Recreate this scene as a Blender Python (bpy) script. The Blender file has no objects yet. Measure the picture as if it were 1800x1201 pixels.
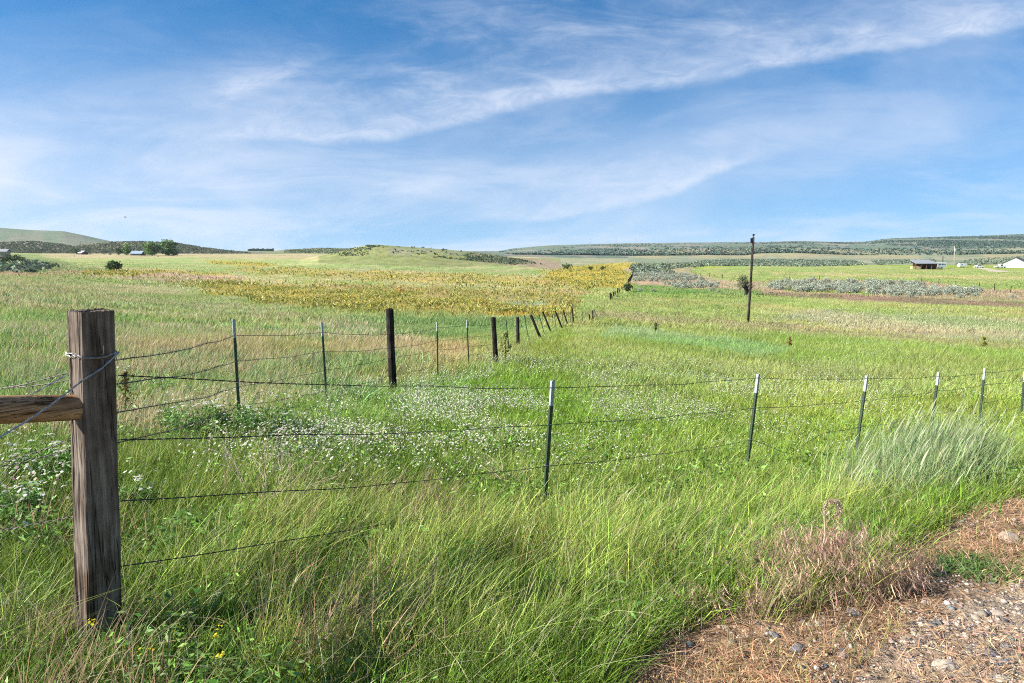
import bpy, bmesh, math, random
import numpy as np
from mathutils import Vector, Matrix, noise as mnoise

rng = np.random.default_rng(7)
random.seed(7)
R = math.radians
sc = bpy.context.scene
col = sc.collection
EYE = 1.65                       # camera height above the road
F = 1200.0                       # focal length in photo pixels (24 mm on 36 mm, 1800 px)
PITCH = math.atan((600.5 - 440) / F)
cp, sp = math.cos(PITCH), math.sin(PITCH)
SUN_DIR = Vector((-0.975, -0.22, 0)).normalized()
SUN_EL = R(33)

# ------------------------------------------------------------------ camera maths
def ray(px, py):
    """photo pixel -> (u, v): X = u*Y, drop below eye = v*Y"""
    a = (px - 900.0); b = (600.5 - py)
    dy = F * cp + b * sp
    return a / dy, (F * sp - b * cp) / dy

def project(X, Y, D):
    """world X, Y and drop below the eye D -> photo pixel"""
    f = Y * cp + D * sp
    up = Y * sp - D * cp
    f = np.maximum(f, 0.05)
    return 900 + F * X / f, 600.5 - F * up / f

# ------------------------------------------------------------------ noise
_tab = np.random.default_rng(3).random((256, 256))
def vn(x, y):
    x = np.asarray(x, float); y = np.asarray(y, float)
    xi = np.floor(x).astype(int); yi = np.floor(y).astype(int)
    fx = x - xi; fy = y - yi
    fx = fx * fx * (3 - 2 * fx); fy = fy * fy * (3 - 2 * fy)
    a = _tab[xi & 255, yi & 255]; b = _tab[(xi + 1) & 255, yi & 255]
    c = _tab[xi & 255, (yi + 1) & 255]; d = _tab[(xi + 1) & 255, (yi + 1) & 255]
    return (a * (1 - fx) + b * fx) * (1 - fy) + (c * (1 - fx) + d * fx) * fy
def fbm(x, y, o=4):
    s = 0; a = .5; t = 0
    for k in range(o):
        s = s + a * vn(x * 2 ** k + 17.3 * k, y * 2 ** k + 5.1 * k); t += a; a *= .55
    return s / t
def sstep(a, b, x):
    t = np.clip((x - a) / (b - a), 0, 1)
    return t * t * (3 - 2 * t)

# ------------------------------------------------------------------ terrain
COLS = {
 -400: [(1,1.62),(3,1.72),(5,1.85),(7.6,1.95),(12,2.15),(25,2.4),(45,2.7),(80,3.1),(130,3.0),(200,2.2),(350,2),(700,2.5),(900,3)],
 0:    [(1,1.62),(3,1.75),(5,1.9),(7.6,2.02),(12,2.25),(25,2.7),(45,3.1),(80,3.5),(130,3.6),(170,3.0),(200,2.4),(300,3.2),(500,3.8),(900,3.7)],
 100:  [(1,1.62),(3,1.75),(5,1.92),(7.6,2.05),(12,2.4),(25,2.9),(45,3.5),(80,4.3),(130,5.0),(200,5.2),(300,5.2),(500,5.2),(900,4.2)],
 200:  [(1,1.62),(3,1.75),(5,1.92),(7.6,2.05),(12,2.45),(25,3.1),(45,4.0),(80,5.2),(130,6.0),(180,6.3),(250,6.0),(350,5.3),(500,5.2),(900,4.2)],
 400:  [(1,1.62),(3,1.75),(5,1.93),(7.6,2.05),(10,2.3),(12,2.5),(25,3.4),(45,4.6),(80,6.4),(130,7.5),(180,7.8),(250,7.4),(400,6.6),(700,5.3),(900,4.5)],
 600:  [(1,1.62),(3,1.78),(5,2.0),(7.6,2.15),(10,2.35),(12,2.6),(20,3.25),(28,3.85),(45,5.0),(60,5.8),(80,6.7),(130,7.9),(180,8.2),(250,8),(400,6.5),(500,5.6),(900,4.8)],
 900:  [(1,1.62),(2.5,1.68),(3.5,1.9),(5,2.15),(6.2,2.3),(7.6,2.4),(10,2.6),(12.5,2.8),(20,3.35),(28,4.0),(35,4.6),(44,5.3),(60,6.2),(80,7.2),(115,8.2),(140,8.7),(180,9),(250,9),(400,8),(900,6)],
 1100: [(1,1.62),(2.7,1.68),(3.7,1.9),(5,2.15),(6.2,2.35),(7.7,2.5),(10,2.75),(12,2.95),(20,3.5),(28,4.1),(45,5.3),(80,7.2),(115,8.2),(140,8.7),(180,9.3),(250,9.3),(450,8.8),(700,8.5),(900,8)],
 1300: [(1,1.62),(3,1.68),(4,1.85),(6,2.3),(7.7,2.6),(10,2.9),(14,3.3),(20,3.8),(28,4.3),(45,5.6),(67,7.0),(100,8),(128,8.3),(180,8.6),(250,9),(370,9),(600,8.5),(900,8)],
 1800: [(1,1.62),(2.5,1.62),(4.2,1.66),(6,2.05),(9.6,2.8),(11.5,3.05),(13.4,3.35),(20,3.9),(28,4.5),(45,5.8),(67,7.1),(100,8.1),(130,8.4),(200,8.6),(370,9.2),(600,8.5),(900,8)],
 2300: [(1,1.62),(2.5,1.62),(5,1.66),(7,2.1),(9.6,2.7),(13.4,3.3),(20,3.9),(28,4.5),(45,5.8),(67,7.1),(100,8.1),(130,8.4),(200,8.6),(370,9.2),(600,8.5),(900,8)],
}
NU, NL = 240, 300
_U = np.linspace(-1.35, 1.35, NU); _L = np.linspace(math.log(1), math.log(1000), NL)
_cu = np.array([(k - 900) / 1210 for k in COLS])
_prof = np.array([np.interp(_L, [math.log(a) for a, _ in v], [b for _, b in v]) for v in COLS.values()])
_T = np.array([np.interp(_U, _cu, _prof[:, j]) for j in range(NL)]).T
def _blur(a, n, ax):
    k = np.hanning(n + 2)[1:-1]; k /= k.sum()
    pad = [(0, 0), (0, 0)]; pad[ax] = (n // 2, n // 2)
    return np.apply_along_axis(lambda r: np.convolve(r, k, 'valid'), ax, np.pad(a, pad, mode='edge'))
_T = _blur(_blur(_T, 9, 0), 9, 1)

RIDGES = [  # crest: photo px -> photo py of the skyline, crest distance, foot distance, back distance
 ([(-400,396),(0,401),(60,405),(115,407),(150,414),(190,423),(230,432),(300,444)], 2600, 1350, 4200, .5),
 ([(-400,426),(0,425),(60,424),(110,429),(130,433),(150,430),(200,425),(250,424),(310,427),(340,431),(357,435),(400,440),(440,444)], 1100, 880, 1400, .5),
 ([(470,443),(500,439),(560,436),(610,437),(640,441),(700,445)], 1200, 900, 1500, .4),
 ([(460,480),(510,462),(560,450),(600,441),(630,434),(660,430),(700,433),(760,437),(810,441),(850,446),(900,453),(940,461),(965,468),(1000,480)], 450, 300, 620, .25),
 ([(1000,470),(1060,466),(1100,462),(1120,461),(1160,470)], 430, 330, 560, .1),
 ([(1100,462),(1170,452),(1240,447),(1310,449),(1330,443),(1400,441),(1480,446),(1540,450),(1700,448),(1800,444),(2300,440)], 1150, 760, 1700, .3),
 ([(820,446),(870,443),(900,437),(960,432),(1020,430),(1100,428),(1200,427),(1290,426),(1340,426),(1400,424),(1480,426),(1520,425),(1560,420),(1620,418),(1700,416),(1800,412),(2300,405)], 3000, 900, 6000, .8),
]
def drop(X, Y):
    X = np.asarray(X, float); Y = np.asarray(Y, float)
    Yc = np.maximum(Y, 2.0)
    u = np.clip(X / Yc, -1.34, 1.34)
    l = np.clip(np.log(Yc), 0, _L[-1] - 1e-6)
    fu = (u - _U[0]) / (_U[1] - _U[0]); fl = (l - _L[0]) / (_L[1] - _L[0])
    iu = np.clip(fu.astype(int), 0, NU - 2); il = np.clip(fl.astype(int), 0, NL - 2)
    du = fu - iu; dl = fl - il
    D = (_T[iu, il] * (1 - du) + _T[iu + 1, il] * du) * (1 - dl) + (_T[iu, il + 1] * (1 - du) + _T[iu + 1, il + 1] * du) * dl
    D = D - .05 * (fbm(X * .8, Y * .8, 2) - .5) * sstep(2, 6, Y) - .5 * (fbm(X * .03 + 7, Y * .03, 3) - .5) * sstep(25, 90, Y)
    px = 900 + 1210 * X / Yc
    for pts, yc, yf, yb, amp in RIDGES:
        cx = [p[0] for p in pts]; cy = [p[1] for p in pts]
        crest = (np.interp(px, cx, cy) - 440) / 1210 * yc
        wob = 1 + .25 * (fbm(X * 6 / yc + 3, Y * 0 + yc, 3) - .5)
        yf2 = yf * wob
        t = np.clip((Y - yf2) / (yc - yf2), 0, 1)
        tb = np.clip((Y - yc) / (yb - yc), 0, 1)
        base = np.minimum(D, 12)
        s = (t * t * (3 - 2 * t)) * .6 + t * .4
        k = s * (1 - sstep(0, 1, tb))
        gul = amp * 9 * (fbm(X / yc * 40 + Y / yc * 8, Y / yc * 9, 4) - .5) * np.sin(np.pi * np.clip(t, 0, 1)) * (yc / 3000)
        rd = base + (crest - base) * k - gul
        inside = (px > cx[0]) & (px < cx[-1]) if cx[0] > -400 else (px < cx[-1])
        if cx[-1] > 2200: inside = px > cx[0]
        D = np.where(inside & (Y > yf2) & (Y < yb), np.minimum(D, rd), D)
    return D
def ground_z(X, Y):
    return EYE - drop(X, Y)
def hit(px, py, y0=1.2, y1=6000):
    """where a photo pixel's ray meets the ground: X, Y, Z"""
    u, v = ray(px, py)
    Ys = np.geomspace(y0, y1, 4000)
    d = v * Ys - drop(u * Ys, Ys)
    i = int(np.argmax(d > 0)) if (d > 0).any() else len(Ys) - 1
    Y = float(Ys[i]); return Vector((u * Y, Y, float(ground_z(u * Y, Y))))
def at(px, py, Y):
    u, v = ray(px, py)
    return Vector((u * Y, Y, EYE - v * Y))
def gz(x, y):
    return float(ground_z(x, y))

# ------------------------------------------------------------------ what grows where (on the ground, in world space)
def inpoly(px, py, poly):
    r = np.zeros(np.shape(px), bool)
    n = len(poly); j = n - 1
    for i in range(n):
        xi, yi = poly[i]; xj, yj = poly[j]
        if yi != yj:
            c = ((yi > py) != (yj > py)) & (px < (xj - xi) * (py - yi) / (yj - yi) + xi)
            r ^= c
        j = i
    return r
GREEN = (.28, .345, .07); TAN = (.40, .33, .15); PINK = (.42, .33, .21); GOLD = (.38, .34, .10)
SAGE = (.20, .24, .17); BRICK = (.26, .205, .125); LIME = (.28, .33, .10); TEAL = (.27, .37, .15); PALE = (.35, .37, .19)
PATCH = [  # polygon in photo pixels, colour, share of yellow flowers, edge roughness
 ([(-500,440),(1000,440),(1000,560),(-500,700)], (.41,.40,.18), .03, 4),
 ([(-500,441),(640,441),(600,456),(-500,455)], (.42,.36,.2), 0, 2),
 ([(60,456),(330,453),(620,460),(800,462),(640,474),(330,476),(60,466)], (.34,.39,.15), 0, 3),
 ([(-500,446),(60,446),(150,470),(230,476),(130,482),(-500,486)], (.25,.30,.12), 0, 4),
 ([(0,478),(110,477),(190,480),(190,487),(90,486),(0,487)], (.43,.34,.2), .02, 3),
 ([(150,479),(235,475),(400,480),(380,484),(240,484),(150,485)], GOLD, .5, 2),
 ([(205,487),(300,479),(430,486),(425,498),(300,499),(215,495)], PINK, .1, 3),
 ([(360,458),(420,459),(490,465),(470,469),(380,465)], GOLD, .5, 1.5),
 ([(430,470),(620,475),(800,481),(960,489),(1050,498),(1060,510),(950,506),(800,499),(600,491),(480,484),(420,478)], (.38,.35,.13), .34, 5),
 ([(500,492),(660,496),(700,502),(620,504),(500,498)], (.33,.38,.13), .05, 2),
 ([(600,470),(840,462),(960,474),(1000,484),(800,480),(620,475)], (.34,.37,.16), 0, 3),
 ([(560,456),(700,455),(860,463),(830,468),(640,463)], (.44,.33,.18), 0, 2),
 ([(560,500),(700,503),(900,508),(1070,512),(1085,524),(1060,545),(960,545),(800,530),(620,510)], (.42,.34,.15), .22, 4),
 ([(290,493),(400,497),(560,505),(700,515),(820,527),(930,540),(990,553),(860,556),(740,552),(640,549),(560,543),(470,534),(390,517),(320,502)], (.36,.33,.10), .62, 7),
 ([(830,543),(990,545),(1010,556),(880,559)], (.44,.34,.06), .95, 2),
 ([(870,529),(960,531),(960,540),(900,540)], (.30,.36,.19), .05, 2),
 ([(930,444),(1000,440),(1120,440),(1120,463),(1060,466),(1000,470),(960,474)], (.30,.31,.19), 0, 2),
 ([(960,474),(1040,478),(1112,472),(1104,508),(1075,512),(1030,500),(960,492)], (.40,.34,.08), .65, 4),
 ([(1000,468),(1060,464),(1118,461),(1115,474),(1040,480),(980,474)], (.38,.30,.07), .35, 2),
 ([(-500,484),(130,488),(300,497),(400,521),(560,546),(640,550),(960,556),(1000,570),(900,640),(600,800),(-500,800)], (.31,.37,.12), 0, 5),
 ([(-500,490),(120,490),(300,500),(420,530),(560,553),(420,560),(200,545),(-500,530)], (.38,.38,.18), 0, 9),
 ([(620,556),(960,560),(940,575),(760,600),(640,605),(520,590)], (.19,.29,.09), 0, 5),
 ([(200,600),(420,590),(560,600),(720,590),(840,610),(830,650),(650,690),(400,720),(200,700)], (.43,.36,.17), 0, 12),
 ([(1040,505),(1330,516),(1500,525),(2400,548),(2400,700),(1000,700),(1000,560)], (.33,.375,.12), 0, 4),
 ([(1090,516),(1330,520),(1400,530),(1300,545),(1120,540),(1080,530)], LIME, 0, 4),
 ([(1400,545),(1800,560),(2300,600),(2300,640),(1600,590),(1350,560)], PALE, 0, 6),
 ([(1040,548),(1140,552),(1330,569),(1500,583),(1800,604),(2300,640),(2300,652),(1800,614),(1500,592),(1330,580),(1150,566),(1030,558)], (.34,.31,.15), 0, 6),
 ([(1050,560),(1250,582),(1500,597),(1800,620),(2300,660),(2300,700),(1500,640),(1250,640),(1050,600)], (.28,.345,.09), 0, 5),
 ([(1060,572),(1180,582),(1330,602),(1400,618),(1330,628),(1180,606),(1060,590)], TEAL, 0, 4),
 ([(1110,500),(1220,502),(1350,512),(1400,520),(1100,516)], (.19,.28,.08), 0, 2),
 ([(1100,470),(1215,470),(1290,494),(1340,494),(1350,512),(1110,500)], (.38,.32,.19), 0, 2),
 ([(1340,492),(1620,492),(1730,508),(2300,530),(2300,550),(1800,539),(1500,527),(1345,517)], (.37,.30,.18), 0, 3),
 ([(1340,513),(1500,519),(1660,526),(1800,532),(2300,548),(2300,560),(1800,541),(1500,528),(1340,518)], BRICK, 0, 1.5),
 ([(1370,505),(1530,512),(1540,520),(1380,512)], (.24,.30,.08), 0, 2),
 ([(1213,474),(1330,466),(1540,466),(1620,470),(1760,474),(2300,480),(2300,515),(1700,507),(1620,493),(1350,492),(1290,494),(1220,484)], (.31,.36,.12), 0, 1.5),
 ([(1350,478),(1480,480),(1560,486),(1350,486)], (.40,.38,.16), 0, 1.5),
 ([(1560,482),(1800,487),(1800,492),(1560,488)], (.40,.38,.16), 0, 1.5),
]
GRAVEL = [(1060,1230),(1130,1140),(1180,1105),(1300,1070),(1430,1050),(1520,1010),(1590,960),(1650,920),(1720,890),(1800,850),(2300,700),(2300,1600),(1060,1600)]
PALEGRAVEL = [(1470,1230),(1530,1150),(1610,1085),(1690,1045),(1800,1020),(2300,950),(2300,1600),(1290,1600)]
def paint(X, Y, D=None):
    X = np.asarray(X, float); Y = np.asarray(Y, float)
    if D is None: D = drop(X, Y)
    px, py = project(X, np.maximum(Y, .3), D)
    n = px.shape
    c = np.empty(n + (3,)); c[...] = GREEN
    fl = np.zeros(n)
    w1 = (fbm(px * .03, py * .12, 3) - .5); w2 = (fbm(px * .03 + 50, py * .12 + 9, 3) - .5)
    near = Y < 1300
    for poly, cc, yel, e in PATCH:
        jx = rng.normal(0, e * 1.5, n); jy = rng.normal(0, e * .35, n)
        m = inpoly(px + w1 * e * 12 + jx, py + w2 * e * 2.2 + jy, poly) & near
        c[m] = cc; fl[m] = yel
    # blotches of drier and lusher growth, in world space
    b = fbm(X * .11 + 3, Y * .07, 4)[..., None]
    b2 = fbm(X * .5 + 3, Y * .3, 3)[..., None]
    dry = np.array((1.18, 1.0, 1.12)); lush = np.array((.80, .93, .72))
    c *= np.where(b > .5, 1 + (dry - 1) * (b - .5) * 4, 1 + (lush - 1) * (.5 - b) * 4)
    c *= .8 + .4 * b2
    # central hill
    hx = (Y > 300) & (Y < 640) & (px > 560) & (px < 985)
    f = fbm(px * .02, py * .15, 3)
    m = hx & (py < 470 - np.abs(px - 780) * .03); c[m] = np.array((.26, .28, .11)) * (.75 + .5 * fbm(X[m] * .06, Y[m] * .06, 4))[..., None]
    m2 = hx & (px > 680) & (f + rng.normal(0, .1, n) > .45) & (py < 450 + rng.normal(0, 3, n)); c[m2] = (.25, .26, .15)
    m3 = hx & (px > 830) & (py > 441 + (px - 830) * .12) & (py < 460 + (px - 830) * .1 + rng.normal(0, 2, n)) & (rng.random(n) < .55 + .5 * sstep(850, 900, px)); c[m3] = (.30, .24, .16)
    # far hills
    far = Y > 700
    g = fbm(X / Y * 30 + Y * .001, Y * .004, 4)
    right = far & (px > 820)
    c[right] = (.15, .19, .155)
    c[far & (px > 820) & (px < 1120)] = (.13, .175, .145)
    m = right & (g > .56); c[m] = (.23, .22, .175)
    m = right & (g < .43); c[m] = (.15, .19, .13)
    m = (Y > 420) & (Y < 1300) & (px > 1105); c[m] = (.30, .30, .19)
    m = m & (fbm(X * .012, Y * .006, 4) > .5); c[m] = (.22, .255, .17)
    m = (Y > 740) & (Y < 1500) & (px > 1150) & (g > .38) & (py > 438) ; c[m] = (.31, .28, .17)
    m = (Y > 700) & (Y < 1000) & (px > 1120) & (g > .5); c[m] = (.33, .30, .18)
    lf = far & (px < 480) & (Y > 1300); c[lf] = (.155, .195, .12)
    m = lf & (g > .52); c[m] = (.20, .205, .14)
    lb = (Y > 860) & (Y < 1400) & (px < 480); c[lb] = (.22, .20, .13)
    m = (Y > 880) & (Y < 1600) & (px >= 470) & (px < 720); c[m] = (.20, .22, .12)
    # roadside
    jx = rng.normal(0, 14, n); jy = rng.normal(0, 9, n)
    gr = (inpoly(px + jx + w1 * 90, py + jy + w2 * 60, GRAVEL) | ((Y < 2.2) & (X > -.4))) & (Y < 9)
    c[gr] = (.38, .26, .17)
    pg = (inpoly(px + jx + w1 * 90, py + jy + w2 * 60, PALEGRAVEL) | ((Y < 1.9) & (X > .2))) & (Y < 9)
    c[pg] = (.46, .37, .29)
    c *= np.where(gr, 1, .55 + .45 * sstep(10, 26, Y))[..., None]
    return c, fl, gr, px, py, pg

# ------------------------------------------------------------------ mesh helpers
def mesh_np(name, V, T, mat, C=None, smooth=False):
    me = bpy.data.meshes.new(name)
    V = np.ascontiguousarray(V, np.float32); T = np.ascontiguousarray(T, np.int32)
    k = T.shape[1]
    me.vertices.add(len(V)); me.vertices.foreach_set('co', V.ravel())
    me.loops.add(T.size); me.loops.foreach_set('vertex_index', T.ravel())
    me.polygons.add(len(T)); me.polygons.foreach_set('loop_start', np.arange(0, T.size, k, dtype=np.int32))
    if smooth: me.polygons.foreach_set('use_smooth', np.ones(len(T), bool))
    me.update(calc_edges=True)
    if C is not None:
        a = me.color_attributes.new('Col', 'FLOAT_COLOR', 'POINT')
        CC = np.ones((len(V), 4), np.float32); CC[:, :3] = C
        a.data.foreach_set('color', CC.ravel())
    me.materials.append(mat)
    o = bpy.data.objects.new(name, me); col.objects.link(o)
    return o
def tag(o, label=None, cat=None, group=None, kind=None):
    if label: o['label'] = label
    if cat: o['category'] = cat
    if group: o['group'] = group
    if kind: o['kind'] = kind
    return o
def empty(name, loc, label, cat, group=None, rz=0):
    o = bpy.data.objects.new(name, None); col.objects.link(o)
    o.location = loc; o.rotation_euler = (0, 0, rz); o.empty_display_size = .2
    return tag(o, label, cat, group)
class MB:
    def __init__(s): s.v = []; s.f = []
    def add(s, vs, fs):
        b = len(s.v); s.v += [tuple(v) for v in vs]; s.f += [tuple(i + b for i in f) for f in fs]
    def box(s, x0, x1, y0, y1, z0, z1, M=None):
        vs = [Vector((x, y, z)) for z in (z0, z1) for y in (y0, y1) for x in (x0, x1)]
        if M is not None: vs = [M @ v for v in vs]
        s.add(vs, [(0, 2, 3, 1), (4, 5, 7, 6), (0, 1, 5, 4), (2, 6, 7, 3), (0, 4, 6, 2), (1, 3, 7, 5)])
    def tube(s, pts, r, n=6, cap=True):
        pts = [Vector(p) for p in pts]; rs = r if isinstance(r, (list, tuple)) else [r] * len(pts)
        rings = []; prev = None
        for i, p in enumerate(pts):
            d = (pts[min(i + 1, len(pts) - 1)] - pts[max(i - 1, 0)]).normalized()
            if prev is None:
                a = Vector((0, 0, 1)) if abs(d.z) < .9 else Vector((1, 0, 0))
            else: a = prev
            x = (a - d * a.dot(d)).normalized(); prev = x; y = d.cross(x)
            rings.append([p + (x * math.cos(2 * math.pi * k / n) + y * math.sin(2 * math.pi * k / n)) * rs[i] for k in range(n)])
        vs = [v for rg in rings for v in rg]; fs = []
        for i in range(len(pts) - 1):
            for k in range(n):
                a = i * n + k; b = i * n + (k + 1) % n
                fs.append((a, b, b + n, a + n))
        if cap:
            fs.append(tuple(range(n - 1, -1, -1))); fs.append(tuple(range((len(pts) - 1) * n, len(pts) * n)))
        s.add(vs, fs)
    def obj(s, name, mat, parent=None, smooth=False):
        me = bpy.data.meshes.new(name); me.from_pydata(s.v, [], s.f); me.update()
        if smooth: me.polygons.foreach_set('use_smooth', [True] * len(me.polygons))
        me.materials.append(mat)
        o = bpy.data.objects.new(name, me); col.objects.link(o)
        if parent is not None: o.parent = parent
        return o

# ------------------------------------------------------------------ materials
def newmat(name):
    m = bpy.data.materials.new(name); m.use_nodes = True
    nt = m.node_tree; nt.nodes.clear()
    out = nt.nodes.new('ShaderNodeOutputMaterial'); b = nt.nodes.new('ShaderNodeBsdfPrincipled')
    nt.links.new(b.outputs[0], out.inputs[0])
    return m, nt, b, out
def noise_node(nt, scale, detail=4, vec=None, rough=.55):
    n = nt.nodes.new('ShaderNodeTexNoise'); n.inputs['Scale'].default_value = scale
    n.inputs['Detail'].default_value = detail; n.inputs['Roughness'].default_value = rough
    if vec is not None: nt.links.new(vec, n.inputs['Vector'])
    return n
def ramp(nt, fac, stops):
    r = nt.nodes.new('ShaderNodeValToRGB')
    e = r.color_ramp.elements
    while len(e) < len(stops): e.new(.5)
    for k, (p, c) in enumerate(stops):
        e[k].position = p; e[k].color = (*c, 1) if len(c) == 3 else c
    nt.links.new(fac, r.inputs[0]); return r
def mix(nt, fac, a, b, mode='MIX'):
    m = nt.nodes.new('ShaderNodeMix'); m.data_type = 'RGBA'; m.blend_type = mode; m.clamp_result = False
    for sock, v in ((m.inputs[0], fac), (m.inputs[6], a), (m.inputs[7], b)):
        if hasattr(v, 'is_output') or isinstance(v, bpy.types.NodeSocket): nt.links.new(v, sock)
        elif isinstance(v, (int, float)): sock.default_value = v
        else: sock.default_value = (*v, 1)
    return m.outputs[2]
def bump(nt, h, dist, strength=1):
    b = nt.nodes.new('ShaderNodeBump'); b.inputs['Distance'].default_value = dist; b.inputs['Strength'].default_value = strength
    nt.links.new(h, b.inputs['Height']); return b.outputs[0]
def simple(name, c, rough=.6, metal=0, var=.15, scale=8, dirt=None):
    m, nt, b, out = newmat(name)
    tc = nt.nodes.new('ShaderNodeTexCoord')
    n = noise_node(nt, scale, 5, tc.outputs['Object'])
    lo = tuple(x * (1 - var) for x in c); hi = tuple(min(1, x * (1 + var)) for x in c)
    r = ramp(nt, n.outputs[0], [(.3, dirt or lo), (.65, hi)])
    nt.links.new(r.outputs[0], b.inputs['Base Color'])
    b.inputs['Roughness'].default_value = rough; b.inputs['Metallic'].default_value = metal
    nt.links.new(bump(nt, n.outputs[0], .002), b.inputs['Normal'])
    return m
def leafmat(name, trans=.35, rough=.55, spec=.35):
    m, nt, b, out = newmat(name)
    a = nt.nodes.new('ShaderNodeAttribute'); a.attribute_name = 'Col'
    nt.links.new(a.outputs['Color'], b.inputs['Base Color'])
    b.inputs['Roughness'].default_value = rough; b.inputs['Specular IOR Level'].default_value = spec
    t = nt.nodes.new('ShaderNodeBsdfTranslucent'); nt.links.new(a.outputs['Color'], t.inputs[0])
    ms = nt.nodes.new('ShaderNodeMixShader'); ms.inputs[0].default_value = trans
    nt.links.new(b.outputs[0], ms.inputs[1]); nt.links.new(t.outputs[0], ms.inputs[2]); nt.links.new(ms.outputs[0], out.inputs[0])
    return m
M_GRASS = leafmat('grass_blades', .32, .5, .28)
M_DRY = leafmat('dry_stalks', .35, .7, .2)
M_LEAF = leafmat('leaves', .3)
M_PETAL = leafmat('petals', .3, .7, .2)
M_SAGE = leafmat('sage_leaves', .15, .8, .1)

def ground_material():
    m, nt, b, out = newmat('ground_soil')
    a = nt.nodes.new('ShaderNodeAttribute'); a.attribute_name = 'Col'
    y = nt.nodes.new('ShaderNodeAttribute'); y.attribute_name = 'yellow'
    g = nt.nodes.new('ShaderNodeAttribute'); g.attribute_name = 'gravel'
    tc = nt.nodes.new('ShaderNodeTexCoord'); P = tc.outputs['Object']
    mp = nt.nodes.new('ShaderNodeMapping'); mp.inputs['Scale'].default_value = (1, .33, 1); nt.links.new(P, mp.inputs[0])
    n1 = noise_node(nt, 2.2, 8, P, .7); n2 = noise_node(nt, .25, 6, mp.outputs[0], .65); n3 = noise_node(nt, .02, 6, P, .6)
    v1 = ramp(nt, n1.outputs[0], [(.3, (.5, .55, .45)), (.5, (1, 1, 1)), (.7, (1.45, 1.4, 1.4))])
    v2 = ramp(nt, n2.outputs[0], [(.32, (.68, .78, .62)), (.5, (1, 1, 1)), (.68, (1.25, 1.15, 1.2))])
    v3 = ramp(nt, n3.outputs[0], [(.35, (.88, .93, .85)), (.65, (1.12, 1.06, 1.12))])
    c = mix(nt, 1., a.outputs['Color'], v1.outputs[0], 'MULTIPLY')
    c = mix(nt, 1., c, v2.outputs[0], 'MULTIPLY'); c = mix(nt, 1., c, v3.outputs[0], 'MULTIPLY')
    # mule's-ear blossoms too far off to tell apart
    vo = nt.nodes.new('ShaderNodeTexVoronoi'); vo.inputs['Scale'].default_value = 1.1; nt.links.new(mp.outputs[0], vo.inputs['Vector'])
    sep = nt.nodes.new('ShaderNodeSeparateColor'); nt.links.new(vo.outputs['Color'], sep.inputs[0])
    lt = nt.nodes.new('ShaderNodeMath'); lt.operation = 'LESS_THAN'; nt.links.new(sep.outputs[0], lt.inputs[0]); nt.links.new(y.outputs['Fac'], lt.inputs[1])
    hf = nt.nodes.new('ShaderNodeMath'); hf.operation = 'MULTIPLY'; hf.inputs[1].default_value = .6; nt.links.new(lt.outputs[0], hf.inputs[0])
    c = mix(nt, hf.outputs[0], c, (.52, .38, .04))
    # gravel road shoulder
    v = nt.nodes.new('ShaderNodeTexVoronoi'); v.inputs['Scale'].default_value = 38; nt.links.new(P, v.inputs['Vector'])
    vc = ramp(nt, v.outputs['Distance'], [(.0, (1.35, 1.3, 1.25)), (.45, (.9, .88, .86)), (.75, (.4, .38, .36))])
    hs = nt.nodes.new('ShaderNodeSeparateColor'); nt.links.new(v.outputs['Color'], hs.inputs[0])
    vr = ramp(nt, hs.outputs[0], [(.0, (.55, .58, .62)), (.5, (1, .97, .93)), (1, (1.4, 1.3, 1.2))])
    gc = mix(nt, 1., a.outputs['Color'], vc.outputs[0], 'MULTIPLY'); gc = mix(nt, 1., gc, vr.outputs[0], 'MULTIPLY')
    n4 = noise_node(nt, 9, 6, P, .7)
    gc = mix(nt, ramp(nt, n4.outputs[0], [(.42, (0, 0, 0)), (.6, (1, 1, 1))]).outputs[0], gc, mix(nt, 1., a.outputs['Color'], (1.05, 1.0, .92), 'MULTIPLY'))
    c = mix(nt, g.outputs['Fac'], c, gc)
    nt.links.new(c, b.inputs['Base Color'])
    b.inputs['Roughness'].default_value = .95; b.inputs['Specular IOR Level'].default_value = .1
    ad = nt.nodes.new('ShaderNodeMath'); ad.operation = 'MULTIPLY_ADD'; ad.inputs[1].default_value = -.25
    nt.links.new(v.outputs['Distance'], ad.inputs[0]); nt.links.new(n4.outputs[0], ad.inputs[2])
    bn1 = nt.nodes.new('ShaderNodeBump'); bn1.inputs['Distance'].default_value = .03; nt.links.new(ad.outputs[0], bn1.inputs['Height']); nt.links.new(g.outputs['Fac'], bn1.inputs['Strength'])
    bn = nt.nodes.new('ShaderNodeBump'); bn.inputs['Distance'].default_value = .5; bn.inputs['Strength'].default_value = .8
    nt.links.new(n1.outputs[0], bn.inputs['Height']); nt.links.new(bn1.outputs[0], bn.inputs['Normal'])
    nt.links.new(bn.outputs[0], b.inputs['Normal'])
    return m
M_GROUND = ground_material()

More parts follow.
